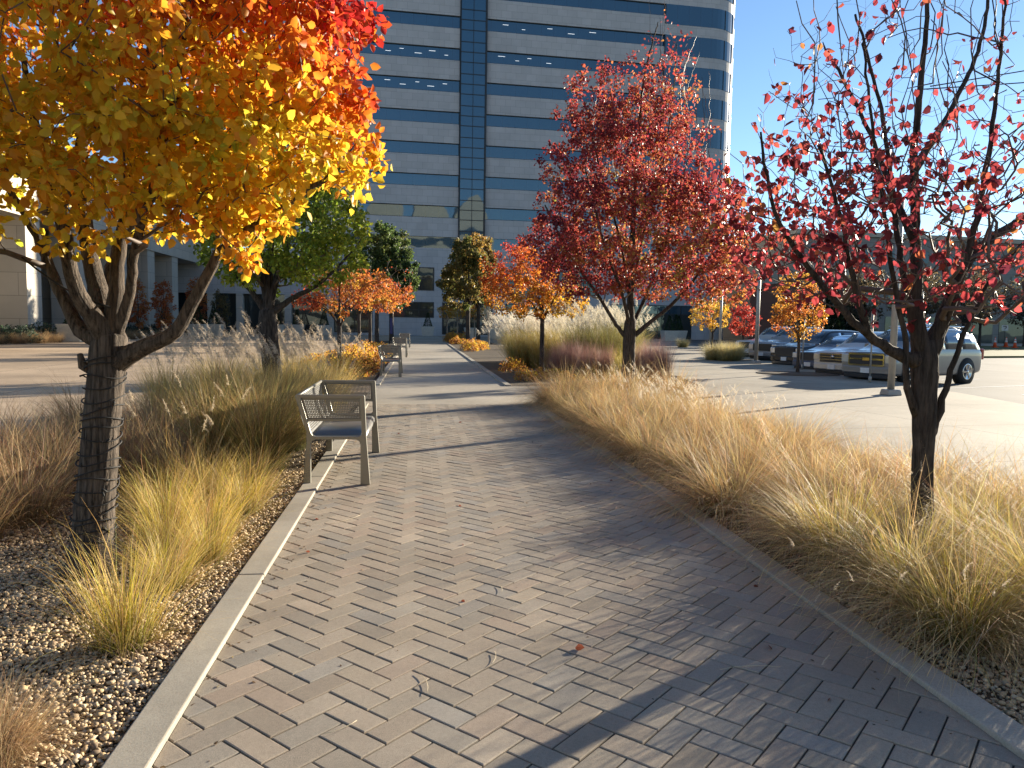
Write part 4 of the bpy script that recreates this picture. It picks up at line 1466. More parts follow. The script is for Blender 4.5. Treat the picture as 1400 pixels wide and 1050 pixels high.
# glass shaft
sh = MB()
sh.prism([(-1.55, -0.3), (1.45, -0.3), (1.45, 0.5), (-1.55, 0.5)], 9.0, z + 1, GLASS_S)
sh.build('glass_shaft', TW)
sm = MB()
zz = 9.0
i = 0
while zz < z:
    sm.box((-1.55, -0.345, zz - 0.045), (1.45, -0.303, zz + 0.045), M_DARK)
    zz += (1.37, 1.18, 1.18)[i % 3]
    i += 1
for xx in (-1.55, -0.06, 1.40):
    sm.box((xx, -0.37, 9.0), (xx + 0.06, -0.35, z + 1), M_DARK)
sm.box((1.455, -0.4, 9.0), (1.62, 0.3, z + 1), M_DARK)  # dark strip stands in for the shadow line down the shaft's right edge
sm.box((-1.64, -0.2, 9.0), (-1.56, 0.3, z + 1), M_DARK)
sm.build('shaft_frame_and_shade', TW)
# lit ceilings seen through the glass
rl = random.Random(3)
for fl, lo, hi, nl in ((5, -11, -2.4, 5), (6, -13, -2.4, 6), (7, 2.4, 16, 5), (7, -0.9, 1.2, 1), (6, 2.4, 10, 4)):
    a, b = gz[fl]
    cl_ = MB()
    for k in range(nl):
        x = lo + (hi - lo) * (k + rl.uniform(0.2, 0.5)) / nl
        zq = b - 0.5 - 0.38 * (k % 2)
        yy = -0.312 if -1.5 < x < 1.4 else 0.2
        if -2.1 < x < -1.4 or 1.3 < x < 2.0: continue
        cl_.box((x, yy, zq), (x + rl.uniform(0.4, 0.9), yy + 0.01, zq + 0.035), LAMP)
    cl_.build('ceiling_light', TW)
# windows of the stone base
for (xa, xb, za, zb) in [(-9.8, -4.6, 5.6, 8.2), (-9.8, -4.6, 2.3, 4.0), (-3.4, 2.6, 5.4, 8.2), (-3.4, 2.6, 0.3, 4.0), (4.5, 9.5, 5.4, 8.2), (4.5, 9.5, 0.3, 4.0), (11, 16, 5.4, 8.2), (-18, -12, 5.6, 8.2), (-18, -12, 0.4, 4.0)]:
    fm = MB()
    fm.box((xa - 0.1, -0.05, za - 0.1), (xb + 0.1, 0.1, zb + 0.1), M_DARK)
    fo = fm.build('window', TW)
    pn = MB()
    n_p = max(2, int((xb - xa) / 1.6))
    for k in range(n_p):
        wx = (xb - xa) / n_p
        pn.prism([(xa + k * wx + 0.06, -0.08), (xa + (k + 1) * wx - 0.06, -0.08), (xa + (k + 1) * wx - 0.06, 0.05), (xa + k * wx + 0.06, 0.05)], za, (za + zb) / 2 - 0.05, GLASS_D)
        pn.prism([(xa + k * wx + 0.06, -0.08), (xa + (k + 1) * wx - 0.06, -0.08), (xa + (k + 1) * wx - 0.06, 0.05), (xa + k * wx + 0.06, 0.05)], (za + zb) / 2 + 0.05, zb, GLASS_D)
    pn.build('pane', fo)
en = MB()
en.box((18, -0.06, -0.05), (29.0, 0.2, 4.3), M_DARK)
eo = en.build('entrance', TW)
ep = MB()
for k in range(7):
    ep.prism([(18.1 + k * 1.56, -0.1), (19.56 + k * 1.56, -0.1), (19.56 + k * 1.56, 0.1), (18.1 + k * 1.56, 0.1)], 0.05, 3.1, GLASS_D)
    ep.prism([(18.1 + k * 1.56, -0.1), (19.56 + k * 1.56, -0.1), (19.56 + k * 1.56, 0.1), (18.1 + k * 1.56, 0.1)], 3.2, 4.2, GLASS)
ep.build('door_pane', eo)

# ------------------------------------------------------------------ stone arcade on the left
AR = empty('stone_arcade', (-26, 45, 0), 0, 'low stone arcade with deep square piers along the left plaza', 'building')
PY = [-9, -1, 7.0, 14.0, 22.0, 29.0, 36.0]
for k, y in enumerate(PY):
    pm = MB()
    pm.prism([(-0.1, y), (1.6, y), (1.6, y + 1.9), (-0.1, y + 1.9)], -0.1, 7.8, STONE_P)
    pm.build('pier', AR)
bm_ = MB()
bm_.prism([(-40, -20), (1.75, -20), (1.75, 48.5), (-40, 48.5)], 7.8, 11.5, STONE_P)
bm_.build('roof_block', AR)
gb = MB()
gb.prism([(-36, -19), (-2.6, -19), (-2.6, 48), (-36, 48)], -0.1, 7.79, GLASS_D)
gb.build('glass_wall', AR)
lp = MB()
for k, y in enumerate(PY):
    lp.prism([(-2.59, y + 1.4), (-0.11, y + 1.4), (-0.11, y + 1.8), (-2.59, y + 1.8)], -0.1, 7.79, STONE_P)
lp.build('return_wall', AR)

# a pale block behind the viewer that the tower's lower glass mirrors
OB = empty('office_block', (-45, -85, 0), 0, 'cream office block with arched top behind the viewpoint, mirrored in the tower glass', 'building')
m = MB()
m.prism([(0, 0), (95, 0), (95, -14), (0, -14)][::-1], -0.2, 38, STONE_B)
for k in range(6):
    x0 = 3 + k * 15.5
    pts = [(x0 + 6.5 - 6.5 * math.cos(q * math.pi / 10), 38.02 + 9 * math.sin(q * math.pi / 10)) for q in range(11)]
    vs = [(x, 0, z_) for x, z_ in pts] + [(x, -10, z_) for x, z_ in pts]
    m.add(vs, [tuple(range(11))[::-1], tuple(range(11, 22))] + [(q, q + 1, q + 12, q + 11) for q in range(10)], STONE_B)
m.build('wall', OB)
for f_ in range(9):
    m = MB()
    m.prism([(3, -0.1), (92, -0.1), (92, 0.08), (3, 0.08)], 3.0 + f_ * 3.7, 5.0 + f_ * 3.7, GLASS_D)
    m.build('window_band', OB)

# recessed dark entry between arcade and tower
EN = empty('entry_block', (-15.5, 92, 0), 0, 'dark glazed entry block between the arcade and the tower', 'building')
e1 = MB()
e1.prism([(-16, 0), (5.8, 0), (5.8, 2.0), (-16, 2.0)], 4.6, 9.8, STONE)
e1.build('wall', EN)
e2 = MB()
e2.prism([(-15.6, 0.9), (5.4, 0.9), (5.4, 1.9), (-15.6, 1.9)], -0.1, 4.59, GLASS_D)
e2.build('glass_wall', EN)
for x in (-8.4, -5.2, 0.2, 5.0):
    e3 = MB()
    e3.prism([(x, -0.15), (x + 0.75, -0.15), (x + 0.75, 0.75), (x, 0.75)], -0.1, 4.59, STONE_P)
    e3.build('pier', EN)


# ------------------------------------------------------------------ planters with cone evergreens
def conifer_mesh(seed, R, H, n, size, stops):
    rng = np.random.default_rng(seed)
    zq = rng.random(n) ** 1.4
    a = rng.uniform(0, 6.28, n)
    rr = R * (1 - zq) * rng.uniform(0.75, 1.08, n) + 0.02
    P = np.stack([rr * np.cos(a), rr * np.sin(a), zq * H], 1)
    D = np.stack([np.cos(a), np.sin(a), np.full(n, 0.6)], 1) + rng.normal(0, 0.3, (n, 3))
    return P, D, size * rng.uniform(.6, 1.2, n), pal_pick(rng, n, stops, 0.5 + rng.normal(0, 0.25, n), 0.15), rng


PG = 'pale concrete planters with evergreens'
pl_root = empty('planter', (0, 0, -500))
pm = MB()
pm.taper((0, 0), (0.62, 0.62), (0.80, 0.80), 0.0, 1.15, M_PLANT)
pm.build('pot', pl_root, bevel=0.03)
ps = MB()
ps.taper((0, 0), (0.70, 0.70), (0.70, 0.70), 1.1, 1.16, M_SOIL)
ps.build('soil', pl_root)
ev = empty('cone_evergreen', (0, 0, -500))
P, D, s_, c_, r_ = conifer_mesh(5, 0.48, 1.75, 1500, 0.10, [(0.015, 0.03, 0.012), (0.03, 0.055, 0.02), (0.05, 0.08, 0.03)])
leaf_mesh('foliage', r_, P, D, s_, c_, NEEDLE, ev, 0.2)
tb = MB()
tb.tube([(0, 0, -0.05), (0, 0, 1.4)], [0.04, 0.01], 6, BARK_D)
tb.build('trunk', ev)
pots = [(-22.3, 53.4), (-22.6, 57.5), (-21.6, 69.5), (-19.7, 72.5), (-19.0, 75.2), (-15.2, 86), (-13.6, 90), (-10.6, 90), (1.2, 91.5), (5.6, 80), (8.2, 82), (29.8, 85.5), (28.6, 83), (27.0, 80.5)]
plab = ['leftmost square planter at the front of the arcade', 'square planter by the second arcade pier', 'pale planter seen just left of the rising limb', 'left of two pale planters side by side on the plaza', 'right of two pale planters side by side on the plaza',
        'planter in shade behind the green tree trunk', 'planter at the left of the dark entry', 'planter at the right of the dark entry', 'planter against the tower base at the end of the path', 'nearer planter behind the orange red tree', 'farther planter behind the orange red tree',
        'farthest planter at the right end of the sidewalk', 'middle planter at the right end of the sidewalk', 'nearest planter at the right end of the sidewalk']
for k, (x, y) in enumerate(pots):
    c = pl_root if k == 0 else copy_tree(pl_root)
    c.location = (x, y, 0.0)
    tag(c, plab[k], 'planter', PG)
    e = ev if k == 0 else copy_tree(ev)
    e.location = (x, y, 1.17)
    e.scale = (1, 1, 0.85 + 0.2 * ((k * 7) % 5) / 5)
    tag(e, 'dark cone evergreen in the ' + plab[k], 'evergreen', 'cone evergreens in planters')

# columnar orange trees before the arcade
CO = [(0.52, 0.26, 0.06), (0.50, 0.17, 0.05), (0.42, 0.11, 0.04), (0.36, 0.20, 0.07)]
for k, (x, y, h, dk) in enumerate([(-20.9, 67.0, 5.2, 0), (-22.6, 66.0, 5.0, 0), (-20.4, 75.0, 6.0, 0), (-18.9, 77.5, 4.6, 1)]):
    small_tree(['columnar orange tree in front of a white pier, nearer of a pair', 'columnar orange tree in front of a white pier, farther of a pair', 'tall columnar orange tree behind the two pale planters', 'dull brown columnar tree right of the tall orange one'][k], 60 + k, x, y, 0.07, 0.9,
               [((x, y, h * 0.55), (0.85, 0.8, h * 0.42), 1)], 1600, 0.15, col_by(CO if not dk else [(0.2, 0.14, 0.05), (0.15, 0.12, 0.045), (0.11, 0.10, 0.04)], 0.45, 0.35), 70, group='columnar trees by the arcade', tip=0.008, step=0.3, spread=0.25)

#@@STREET
# ------------------------------------------------------------------ benches
def fill2d(loops, thick, y0):
    """flat outline with holes in the xz plane, given a thickness along y"""
    bm = bmesh.new()
    es = []
    for lp_ in loops:
        vs = [bm.verts.new((x, y0, z)) for x, z in lp_]
        es += [bm.edges.new((vs[i], vs[(i + 1) % len(vs)])) for i in range(len(vs))]
    bmesh.ops.triangle_fill(bm, edges=es, use_beauty=True)
    bmesh.ops.recalc_face_normals(bm, faces=bm.faces[:])
    r = bmesh.ops.extrude_face_region(bm, geom=bm.faces[:])
    bmesh.ops.translate(bm, vec=(0, thick, 0), verts=[g for g in r['geom'] if isinstance(g, bmesh.types.BMVert)])
    bmesh.ops.recalc_face_normals(bm, faces=bm.faces[:])
    return bm


def perforated(fn, nu, nv, mb, mat, hole=0.62):
    """sheet over (u,v) in 0..1 with a round hole in every cell"""
    O = [(0, 0), (.5, 0), (1, 0), (1, .5), (1, 1), (.5, 1), (0, 1), (0, .5)]
    vs, fs = [], []
    idx = {}

    def vid(u, v):
        k = (round(u * nu * 4), round(v * nv * 4), 0)
        if k not in idx:
            idx[k] = len(vs)
            vs.append(fn(u, v))
        return idx[k]
    for i in range(nu):
        for j in range(nv):
            edge = (j == 0 or j == nv - 1 or i == 0 or i == nu - 1)
            out = [vid((i + a) / nu, (j + b) / nv) for a, b in O]
            if edge:
                fs.append(tuple(out))
                continue
            inn = []
            for a, b in O:
                dx, dy = a - .5, b - .5
                l = math.hypot(dx, dy)
                vs.append(fn((i + .5 + dx / l * hole / 2) / nu, (j + .5 + dy / l * hole / 2) / nv))
                inn.append(len(vs) - 1)
            for k in range(8):
                k2 = (k + 1) % 8
                fs.append((out[k], out[k2], inn[k2], inn[k]))
    mb.add(vs, fs, mat)


BL = 1.94
bench = empty('bench', (0, 0, 0), 0, None, None)
outer = [(.066, 0), (.106, .40), (.108, .52), (0, .865), (.008, .88), (.648, .88), (.658, .868), (.676, .437), (.71, 0), (.618, 0), (.618, .40), (.605, .432), (.57, .449), (.19, .449), (.158, .432), (.145, .40), (.145, 0)]
hole = [(.055, .848), (.615, .848), (.628, .51), (.618, .486), (.598, .478), (.19, .478), (.165, .486), (.152, .51)]
for y0 in (0.0, BL - 0.055):
    bm = fill2d([outer, hole], 0.055, y0)
    me = bpy.data.meshes.new('end_frame')
    bm.to_mesh(me)
    bm.free()
    me.materials.append(M_BENCH)
    o = link_mesh('end_frame', me, bench)
    bv = o.modifiers.new('bevel', 'BEVEL')
    bv.width = 0.006
    bv.segments = 2
    bv.limit_method = 'ANGLE'
    mb = MB()
    yy = y0 + 0.0275
    xl = lambda z_: .055 + (0.152 - .055) * (.848 - z_) / (.848 - .51)
    perforated(lambda u, v: (xl(0.64 + 0.208 * v) + ((.615 + .013 * (1 - v) * .6) - xl(0.64 + 0.208 * v)) * u, yy, 0.64 + 0.208 * v), 34, 13, mb, M_SEAT)
    mb.box((.112, y0 + .008, .626), (.622, y0 + .047, .645), M_BENCH)
    o = mb.build('arm_panel', bench)
    sdm = o.modifiers.new('solid', 'SOLIDIFY')
    sdm.thickness = 0.003
mb = MB()
perforated(lambda u, v: (.125 - .108 * v - 0.02 * math.sin(v * math.pi), 0.06 + (BL - 0.12) * u, .47 + .39 * v), 96, 20, mb, M_SEAT)
o = mb.build('backrest', bench)
sdm = o.modifiers.new('solid', 'SOLIDIFY')
sdm.thickness = 0.004
mb = MB()
mb.tube([(.016, .05, .865), (.016, BL - .05, .865)], 0.017, 10, M_BENCH)
mb.build('top_rail', bench)
mb = MB()
prof = [(.125, .475), (.16, .462), (.30, .452), (.45, .452), (.58, .462), (.625, .455), (.648, .43), (.652, .39)]
vs, fs = [], []
for y in (0.058, BL - 0.058):
    vs += [(x, y, z_) for x, z_ in prof]
n = len(prof)
for k in range(n - 1):
    fs.append((k, k + 1, n + k + 1, n + k))
mb.add(vs, fs, M_SEAT, True)
o = mb.build('seat', bench)
sdm = o.modifiers.new('solid', 'SOLIDIFY')
sdm.thickness = 0.012
bl_ = ['nearest perforated metal bench on the left kerb', 'second metal bench along the left kerb', 'third metal bench along the left kerb, palest in the sun', 'farthest metal bench on the left kerb, in shade']
for k, (x, y) in enumerate([(-1.16, 7.5), (-1.16, 22.6), (-1.16, 35.5), (-1.16, 49.5)]):
    b = bench if k == 0 else copy_tree(bench)
    b.location = (x, y, 0.012 if k == 0 else 0.0)
    tag(b, bl_[k], 'bench', 'metal benches along the left kerb')
for x in (-1.16,):
    pass

# ------------------------------------------------------------------ cord wound round the front left trunk
cd = MB()
rg = random.Random(8)
pts = []
N = 640
turns = 19
for i in range(N):
    f = i / (N - 1)
    zc = 0.16 + 1.22 * f + 0.014 * math.sin(f * 61) + 0.012 * math.sin(f * 23) + 0.016 * math.sin(f * 217)
    py = 788 - (788 - 480) * (zc / 1.45)
    c = np.array(at(lerp(122, 148, (788 - py) / 308), py, T1Y))
    ang = f * turns * 2 * math.pi
    r = lerp(0.132, 0.112, min(1, zc / 0.9)) + 0.006
    pts.append((c[0] + r * math.cos(ang), c[1] + r * math.sin(ang), zc))
cd.tube(pts, 0.0045, 5, M_BLACK)
for k in range(24):
    p = pts[rg.randrange(N)]
    q = (p[0] + rg.uniform(-.03, .03), p[1] - 0.02, p[2] + rg.uniform(-.02, .03))
    cd.tube([p, q], [0.005, 0.006], 5, M_BLACK)
cd.build('cord')
tag(bpy.data.objects['cord'], 'black cord of tiny lights wound round the front left trunk', 'string light')
for k, (pa, pb, sg, lb) in enumerate([((112, 318, 5.1), (430, 262, 5.1), 25, 'dark light cord sagging through the gold crown'), ((150, 420, 4.9), (30, 352, 5.0), 10, 'dark light cord hanging left of the front left trunk'),
                                       ((1272, 118, 6.9), (1700, 40, 9), 6, 'upper dark light cord strung right from the sparse tree'), ((1262, 122, 6.9), (1700, 86, 9), 6, 'lower dark light cord strung right from the sparse tree')]):
    A, B = at(*pa), at(*pb)
    cc = MB()
    cc.tube([A.lerp(B, i / 16) - Vector((0, 0, sg * 0.004 * math.sin(math.pi * i / 16))) for i in range(17)], 0.006, 5, M_BLACK)
    tag(cc.build('cord'), lb, 'string light', 'light cords between branches')

# ------------------------------------------------------------------ lamp posts
lamp = empty('lamp_post', (0, 0, 0))
m1 = MB()
m1.taper((0, 0), (0.19, 0.19), (0.16, 0.16), 0.0, 0.14, M_GALV)
m1.build('base', lamp, bevel=0.02)
m1 = MB()
m1.tube([(0, 0, 0.12), (0, 0, 2.4), (0, 0, 4.75)], [0.085, 0.08, 0.075], 16, M_GALV)
m1.build('pole', lamp)
m1 = MB()
m1.tube([(0, 0, 4.6), (-0.25, 0, 4.72)], 0.035, 8, M_GALV)
m1.taper((-0.48, 0), (0.26, 0.17), (0.30, 0.20), 4.68, 4.84, M_GALV)
m1.build('lamp_head', lamp, bevel=0.015)
for k, (x, y, lb) in enumerate([(11.6, 17.6, 'nearest grey lamp post, behind the sparse red tree'), (15.1, 32.9, 'second grey lamp post, beside the round grass clumps'), (19.0, 46.7, 'third grey lamp post along the sidewalk'), (23.4, 59.5, 'farthest grey lamp post by the yellow tree')]):
    l_ = lamp if k == 0 else copy_tree(lamp)
    l_.location = (x, y, 0)
    tag(l_, lb, 'lamp post', 'grey lamp posts along the sidewalk')

# slim sign posts at the parking kerb
sp_ = empty('sign_post', (0, 0, 0))
m1 = MB()
m1.tube([(0, 0, 0), (0, 0, 2.15)], 0.026, 8, M_GALV)
m1.lathe([(0.05, 0), (0.045, 0.16), (0.028, 0.2)], 10, M_GALV)
m1.build('post', sp_)
m1 = MB()
m1.box((0.028, -0.15, 1.7), (0.034, 0.15, 2.14), M_GALV)
m1.build('sign_plate', sp_)
for k, (x, y, lb) in enumerate([(13.6, 21.7, 'slim sign post in front of the silver SUV'), (15.0, 28.5, 'slim sign post behind the small golden tree')]):
    l_ = sp_ if k == 0 else copy_tree(sp_)
    l_.location = (x, y, 0)
    tag(l_, lb, 'sign post', 'slim sign posts at the parking kerb')

# mulch circle
mu_ = MB()
mu_.lathe([(1.45, 0.0), (1.4, 0.02), (0.9, 0.05), (0.02, 0.06)], 28, M_SOIL)
o = mu_.build('mulch_ring')
o.location = (13.3, 25.6, 0)
o.scale = (1.0, 0.85, 1)
tag(o, kind='structure')


# ------------------------------------------------------------------ cars
def paint(name, c, metal=0.3):
    return plain(name, c, 0.28, metal, 0.5, 0.03, 2.0, coat=0.8)


def wheel(root, x, y, r, wdt, side):
    M = Matrix.Translation((x, y, r)) @ Matrix.Rotation(rad(90) * -side, 4, 'X')
    t = MB()
    t.lathe([(r * .66, -wdt / 2), (r * .9, -wdt / 2), (r, -wdt * .36), (r, wdt * .36), (r * .9, wdt / 2), (r * .66, wdt / 2)], 28, M_BLACK, M)
    wo = t.build('wheel', root)
    q = MB()
    q.lathe([(r * .70, wdt * .49), (r * .68, wdt * .54), (r * .60, wdt * .54), (r * .57, wdt * .505)], 24, M_CHROME, M)
    for k in range(6):
        a = k * math.pi / 3
        R_ = M @ Matrix.Rotation(a, 4, 'Z')
        q.box((r * .05, -r * .075, wdt * .50), (r * .59, r * .075, wdt * .56), M_CHROME, R_)
    q.lathe([(r * .14, wdt * .5), (r * .14, wdt * .58)], 12, M_CHROME, M)
    q.build('rim', wo)


def car(name, label, group, loc, ang, L, W, H, col, style='suv', gh=0.2, grille=None, rails=False):
    """nose at the origin, body runs along +x; ang turns it"""
    root = empty(name, loc, ang, label, 'car', group)
    hw = W / 2
    pm_ = paint('paint_' + style + '_%d%d%d' % tuple(int(c * 99) for c in col), col)
    r = 0.40 if H > 1.8 else (0.36 if H > 1.6 else 0.33)
    ax0, ax1 = 0.185 * L, L - 0.215 * L
    belt = H * (0.60 if style != 'sedan' else 0.63)
    hood = H * 0.585
    # stations: x, z bottom, z belt, z top, half width at sill, at belt, at top
    if style == 'pickup':
        st = [(0.0, .42, .62, .70, .90, .88, .80), (0.05, .34, .80, hood * .97, .97, .97, .92), (.16 * L, .30, .86, hood, 1, .99, .93), (.27 * L, .28, belt, hood * 1.03, 1, .99, .92),
              (.37 * L, .28, belt, H * .985, 1, .99, .76), (.50 * L, .28, belt, H, 1, .99, .76), (.60 * L, .28, belt, H * .98, 1, .99, .76), (.625 * L, .28, belt, belt * 1.03, 1, .99, .95), (.85 * L, .32, belt, belt * 1.03, 1, .99, .95), (L - .02, .40, belt * .97, belt * 1.0, .98, .97, .93)]
        roof_i = (3, 6)
    elif style == 'suv':
        st = [(0.0, .40, .58, .66, .86, .84, .74), (0.05, .30, .74, hood * .95, .95, .95, .88), (.10 * L, .26, .82, hood * .985, .99, .98, .92), (.255 * L, .25, belt, hood * 1.04, 1, .99, .90),
              (.385 * L, .25, belt, H * .975, 1, .99, .76), (.50 * L, .25, belt, H, 1, .99, .77), (.72 * L, .25, belt, H * .995, 1, .99, .77), (.90 * L, .27, belt, H * .965, 1, .985, .75), (.968 * L, .34, belt * .98, belt * 1.06, .98, .965, .90), (L, .42, belt * .80, belt * .90, .93, .92, .86)]
        roof_i = (3, 8)
    else:
        st = [(0.0, .34, .50, .58, .84, .82, .70), (0.06, .24, .64, hood * .90, .95, .94, .85), (.12 * L, .22, .72, hood * .97, .99, .97, .90), (.27 * L, .20, belt, hood * 1.06, 1, .98, .88),
              (.43 * L, .20, belt, H * .97, 1, .98, .70), (.55 * L, .20, belt, H, 1, .98, .70), (.72 * L, .20, belt, H * .96, 1, .98, .69), (.90 * L, .24, belt, belt * 1.10, .99, .95, .80), (.97 * L, .30, belt * .95, belt * 1.0, .97, .93, .80), (L, .38, belt * .75, belt * .85, .92, .88, .75)]
        roof_i = (3, 7)
    rings = []
    for (x, zb, zk, zt, ws, wk, wt) in st:
        cr = 0.02 if zt > zk + 0.3 else 0.03
        half = [(ws * hw * .72, zb), (ws * hw * .97, zb + .05), (ws * hw, (zb + zk) * .5), (wk * hw, zk), (lerp(wk, wt, .96) * hw, lerp(zk, zt, .92)), (wt * hw * .82, zt), (0, zt + cr)]
        ring = [(x, -a, b) for a, b in half] + [(x, a, b) for a, b in half[-2::-1]]
        rings.append(ring)
    n = len(rings[0])
    vs = [p for rg_ in rings for p in rg_]
    fs = []
    for i in range(len(rings) - 1):
        for k in range(n):
            k2 = (k + 1) % n
            fs.append((i * n + k, (i + 1) * n + k, (i + 1) * n + k2, i * n + k2))
    fs.append(tuple(range(n)))
    fs.append(tuple((len(rings) - 1) * n + k for k in range(n))[::-1])
    b = MB()
    b.add(vs, fs, pm_, True)
    bo = b.build('body', root)
    ss = bo.modifiers.new('sub', 'SUBSURF')
    ss.levels = ss.render_levels = 2
    me = bo.data
    # sharpen belt and sill a little
    cre = me.attributes.new('crease_edge', 'FLOAT', 'EDGE')
    vals = np.zeros(len(me.edges))
    for e in me.edges:
        a, c = e.vertices
        if a % n == c % n and a % n in (1, 3, 4, n - 2, n - 4, n - 5):
            vals[e.index] = 0.45
        if a // n == c // n and a // n in (1,):
            vals[e.index] = 0.5
    cre.data.foreach_set('value', vals)
    # glass: panels sit just proud of the cabin sides
    i0, i1 = roof_i

    def side_pt(s, x, f):
        k = 0
        while k < len(st) - 2 and st[k + 1][0] < x:
            k += 1
        a, c = st[k], st[k + 1]
        t = (x - a[0]) / (c[0] - a[0])
        zk, zt, wk, wt = (lerp(a[q], c[q], t) for q in (2, 3, 5, 6))
        return (x, s * (lerp(wk, wt, f) * hw + 0.004), lerp(zk, zt, f))

    xa, xb = lerp(st[i0][0], st[i0 + 1][0], .42), lerp(st[i1 - 1][0], st[i1][0], .35)
    wins = [(xa, lerp(xa, xb, .36)), (lerp(xa, xb, .385), lerp(xa, xb, .68)), (lerp(xa, xb, .705), xb)] if style != 'pickup' else [(xa, lerp(xa, xb, .52)), (lerp(xa, xb, .56), xb)]
    for s in (-1, 1):
        for wi, (p, q) in enumerate(wins):
            m = MB()
            k = 5
            lo = [side_pt(s, lerp(p, q, i / k), .06) for i in range(k + 1)]
            hi = [side_pt(s, lerp(p, q, i / k), .80) for i in range(k + 1)]
            if wi == 0:
                lo[0] = side_pt(s, p - 0.10 * L * .5, .08)
                lo[0] = (lo[0][0], lo[1][1], lo[1][2])
            grid = lo + hi
            m.add(grid, [(i, i + 1, k + 2 + i, k + 1 + i) for i in range(k)], GLASS_C, True)
            w_ = m.build('window', root)
            so_ = w_.modifiers.new('solid', 'SOLIDIFY')
            so_.thickness = 0.016
            so_.offset = 0
    # windscreen and rear window
    for nm, (A, B), f0, f1 in (('windscreen', (st[i0], st[i0 + 1]), .16, .86), ('rear_window', (st[i1 - 1], st[i1]) if style != 'suv' else (st[7], st[8]), .2, .85)):
        m = MB()
        ws_ = []
        for f in (f0, f1):
            x = lerp(A[0], B[0], f)
            zt = lerp(A[3], B[3], f)
            wt = lerp(A[6], B[6], f)
            for sgn in (-1, -.5, 0, .5, 1):
                ws_.append((x - (0.012 if nm == 'windscreen' else -0.012), sgn * wt * hw * .80, zt + 0.025 - 0.012 * abs(sgn)))
        m.add(ws_, [(i, i + 1, 6 + i, 5 + i) for i in range(4)], GLASS_C, True)
        w_ = m.build(nm, root)
        so_ = w_.modifiers.new('solid', 'SOLIDIFY')
        so_.thickness = 0.02
        so_.offset = 0
    # wheel arches and wheels
    for x in (ax0, ax1):
        for s in (-1, 1):
            m = MB()
            M = Matrix.Translation((x, s * (hw - 0.13), r)) @ Matrix.Rotation(rad(90) * -s, 4, 'X')
            m.lathe([(r * 1.17, -0.1), (r * 1.17, 0.138)], 28, M_BLACK, M)
            m.build('wheel_arch', root)
            wheel(root, x, s * (hw - 0.10), r, 0.25, s)
    # front: grille, bumper, lamps, plate
    gz0, gz1 = hood * .58, hood * .90
    m = MB()
    m.box((-0.012, -hw * .60, gz0), (0.10, hw * .60, gz1), M_DARK)
    if grille == 'chrome':
        for zz in (gz0, lerp(gz0, gz1, .55), gz1):
            m.box((-0.03, -hw * .62, zz - .025), (0.08, hw * .62, zz + .025), M_CHROME)
        for s in (-1, 1):
            m.box((-0.028, s * hw * .62 - .02, gz0), (0.08, s * hw * .62 + .02, gz1), M_CHROME)
        m.box((-0.04, -.11, lerp(gz0, gz1, .55) - .045), (0.0, .11, lerp(gz0, gz1, .55) + .045), plain('emblem_gold', (0.6, 0.42, 0.1), 0.3, 0.8))
    elif grille == 'bars':
        for f in (.3, .6, .9):
            m.box((-0.024, -hw * .58, lerp(gz0, gz1, f) - .014), (0.08, hw * .58, lerp(gz0, gz1, f) + .014), M_CHROME)
        m.lathe([(.075, 0), (.075, .02)], 16, M_CHROME, Matrix.Translation((-0.02, 0, lerp(gz0, gz1, .62))) @ Matrix.Rotation(rad(-90), 4, 'Y'))
    m.build('grille', root)
    for s in (-1, 1):
        m = MB()
        m.box((0.0, s * hw * .78 - hw * .15, gz0 + .06), (0.22, s * hw * .78 + hw * .15, gz1 - .01), plain('headlamp_glass', (0.6, 0.6, 0.58), 0.1, 0.3))
        m.build('headlight', root, bevel=0.03)
        m = MB()
        m.box((L - 0.16, s * hw * .86 - hw * .10, belt * .72), (L + 0.005, s * hw * .86 + hw * .10, belt * 1.05), plain('tail_red', (0.35, 0.02, 0.015), 0.2))
        m.build('tail_light', root, bevel=0.03)
        m = MB()
        xm = lerp(st[i0][0], st[i0 + 1][0], .55)
        m.box((xm - .06, s * (hw + .14) - .10, belt + .02), (xm + .06, s * (hw + .14) + .08, belt + .19), pm_)
        m.build('mirror', root, bevel=0.04)
    m = MB()
    m.box((-0.05, -hw * .86, gz0 - .26), (0.30, hw * .86, gz0 - .045), pm_)
    m.box((-0.02, -hw * .80, gz0 - .42), (0.30, hw * .80, gz0 - .265), M_DARK)
    m.build('bumper', root, bevel=0.03)
    m = MB()
    m.box((-0.065, -.155, gz0 - .25), (-0.052, .155, gz0 - .09), M_WHITE)
    m.build('number_plate', root)
    if rails:
        for s in (-1, 1):
            m = MB()
            m.tube([(.42 * L, s * hw * .66, H + .005), (.45 * L, s * hw * .66, H + .05), (.86 * L, s * hw * .66, H + .045), (.89 * L, s * hw * .66, H - .005)], 0.02, 8, M_CHROME)
            m.build('roof_rail', root)
    return root


CG = 'vehicles parked along the sidewalk kerb'
SILV, WHT, BLU, BLK = (0.24, 0.24, 0.235), (0.52, 0.52, 0.5), (0.035, 0.06, 0.12), (0.012, 0.012, 0.014)
aa = rad(19)
car('parked_car', 'big silver SUV with chrome framed grille behind the sparse red tree', CG, (14.2, 22.9, -.15), rad(23), 4.95, 1.98, 1.84, SILV, 'suv', grille='chrome', rails=True)
car('parked_car', 'white crossover parked next to the big silver SUV', CG, (14.65, 25.7, -.15), aa, 4.6, 1.86, 1.68, WHT, 'suv', grille='bars')
car('parked_car', 'dark blue hatchback between the white crossover and the black SUV', CG, (15.35, 28.7, -.15), aa, 4.5, 1.82, 1.52, BLU, 'sedan')
car('parked_car', 'black SUV with a pale number plate behind the golden tree', CG, (16.0, 32.0, -.15), aa, 4.7, 1.88, 1.72, BLK, 'suv')
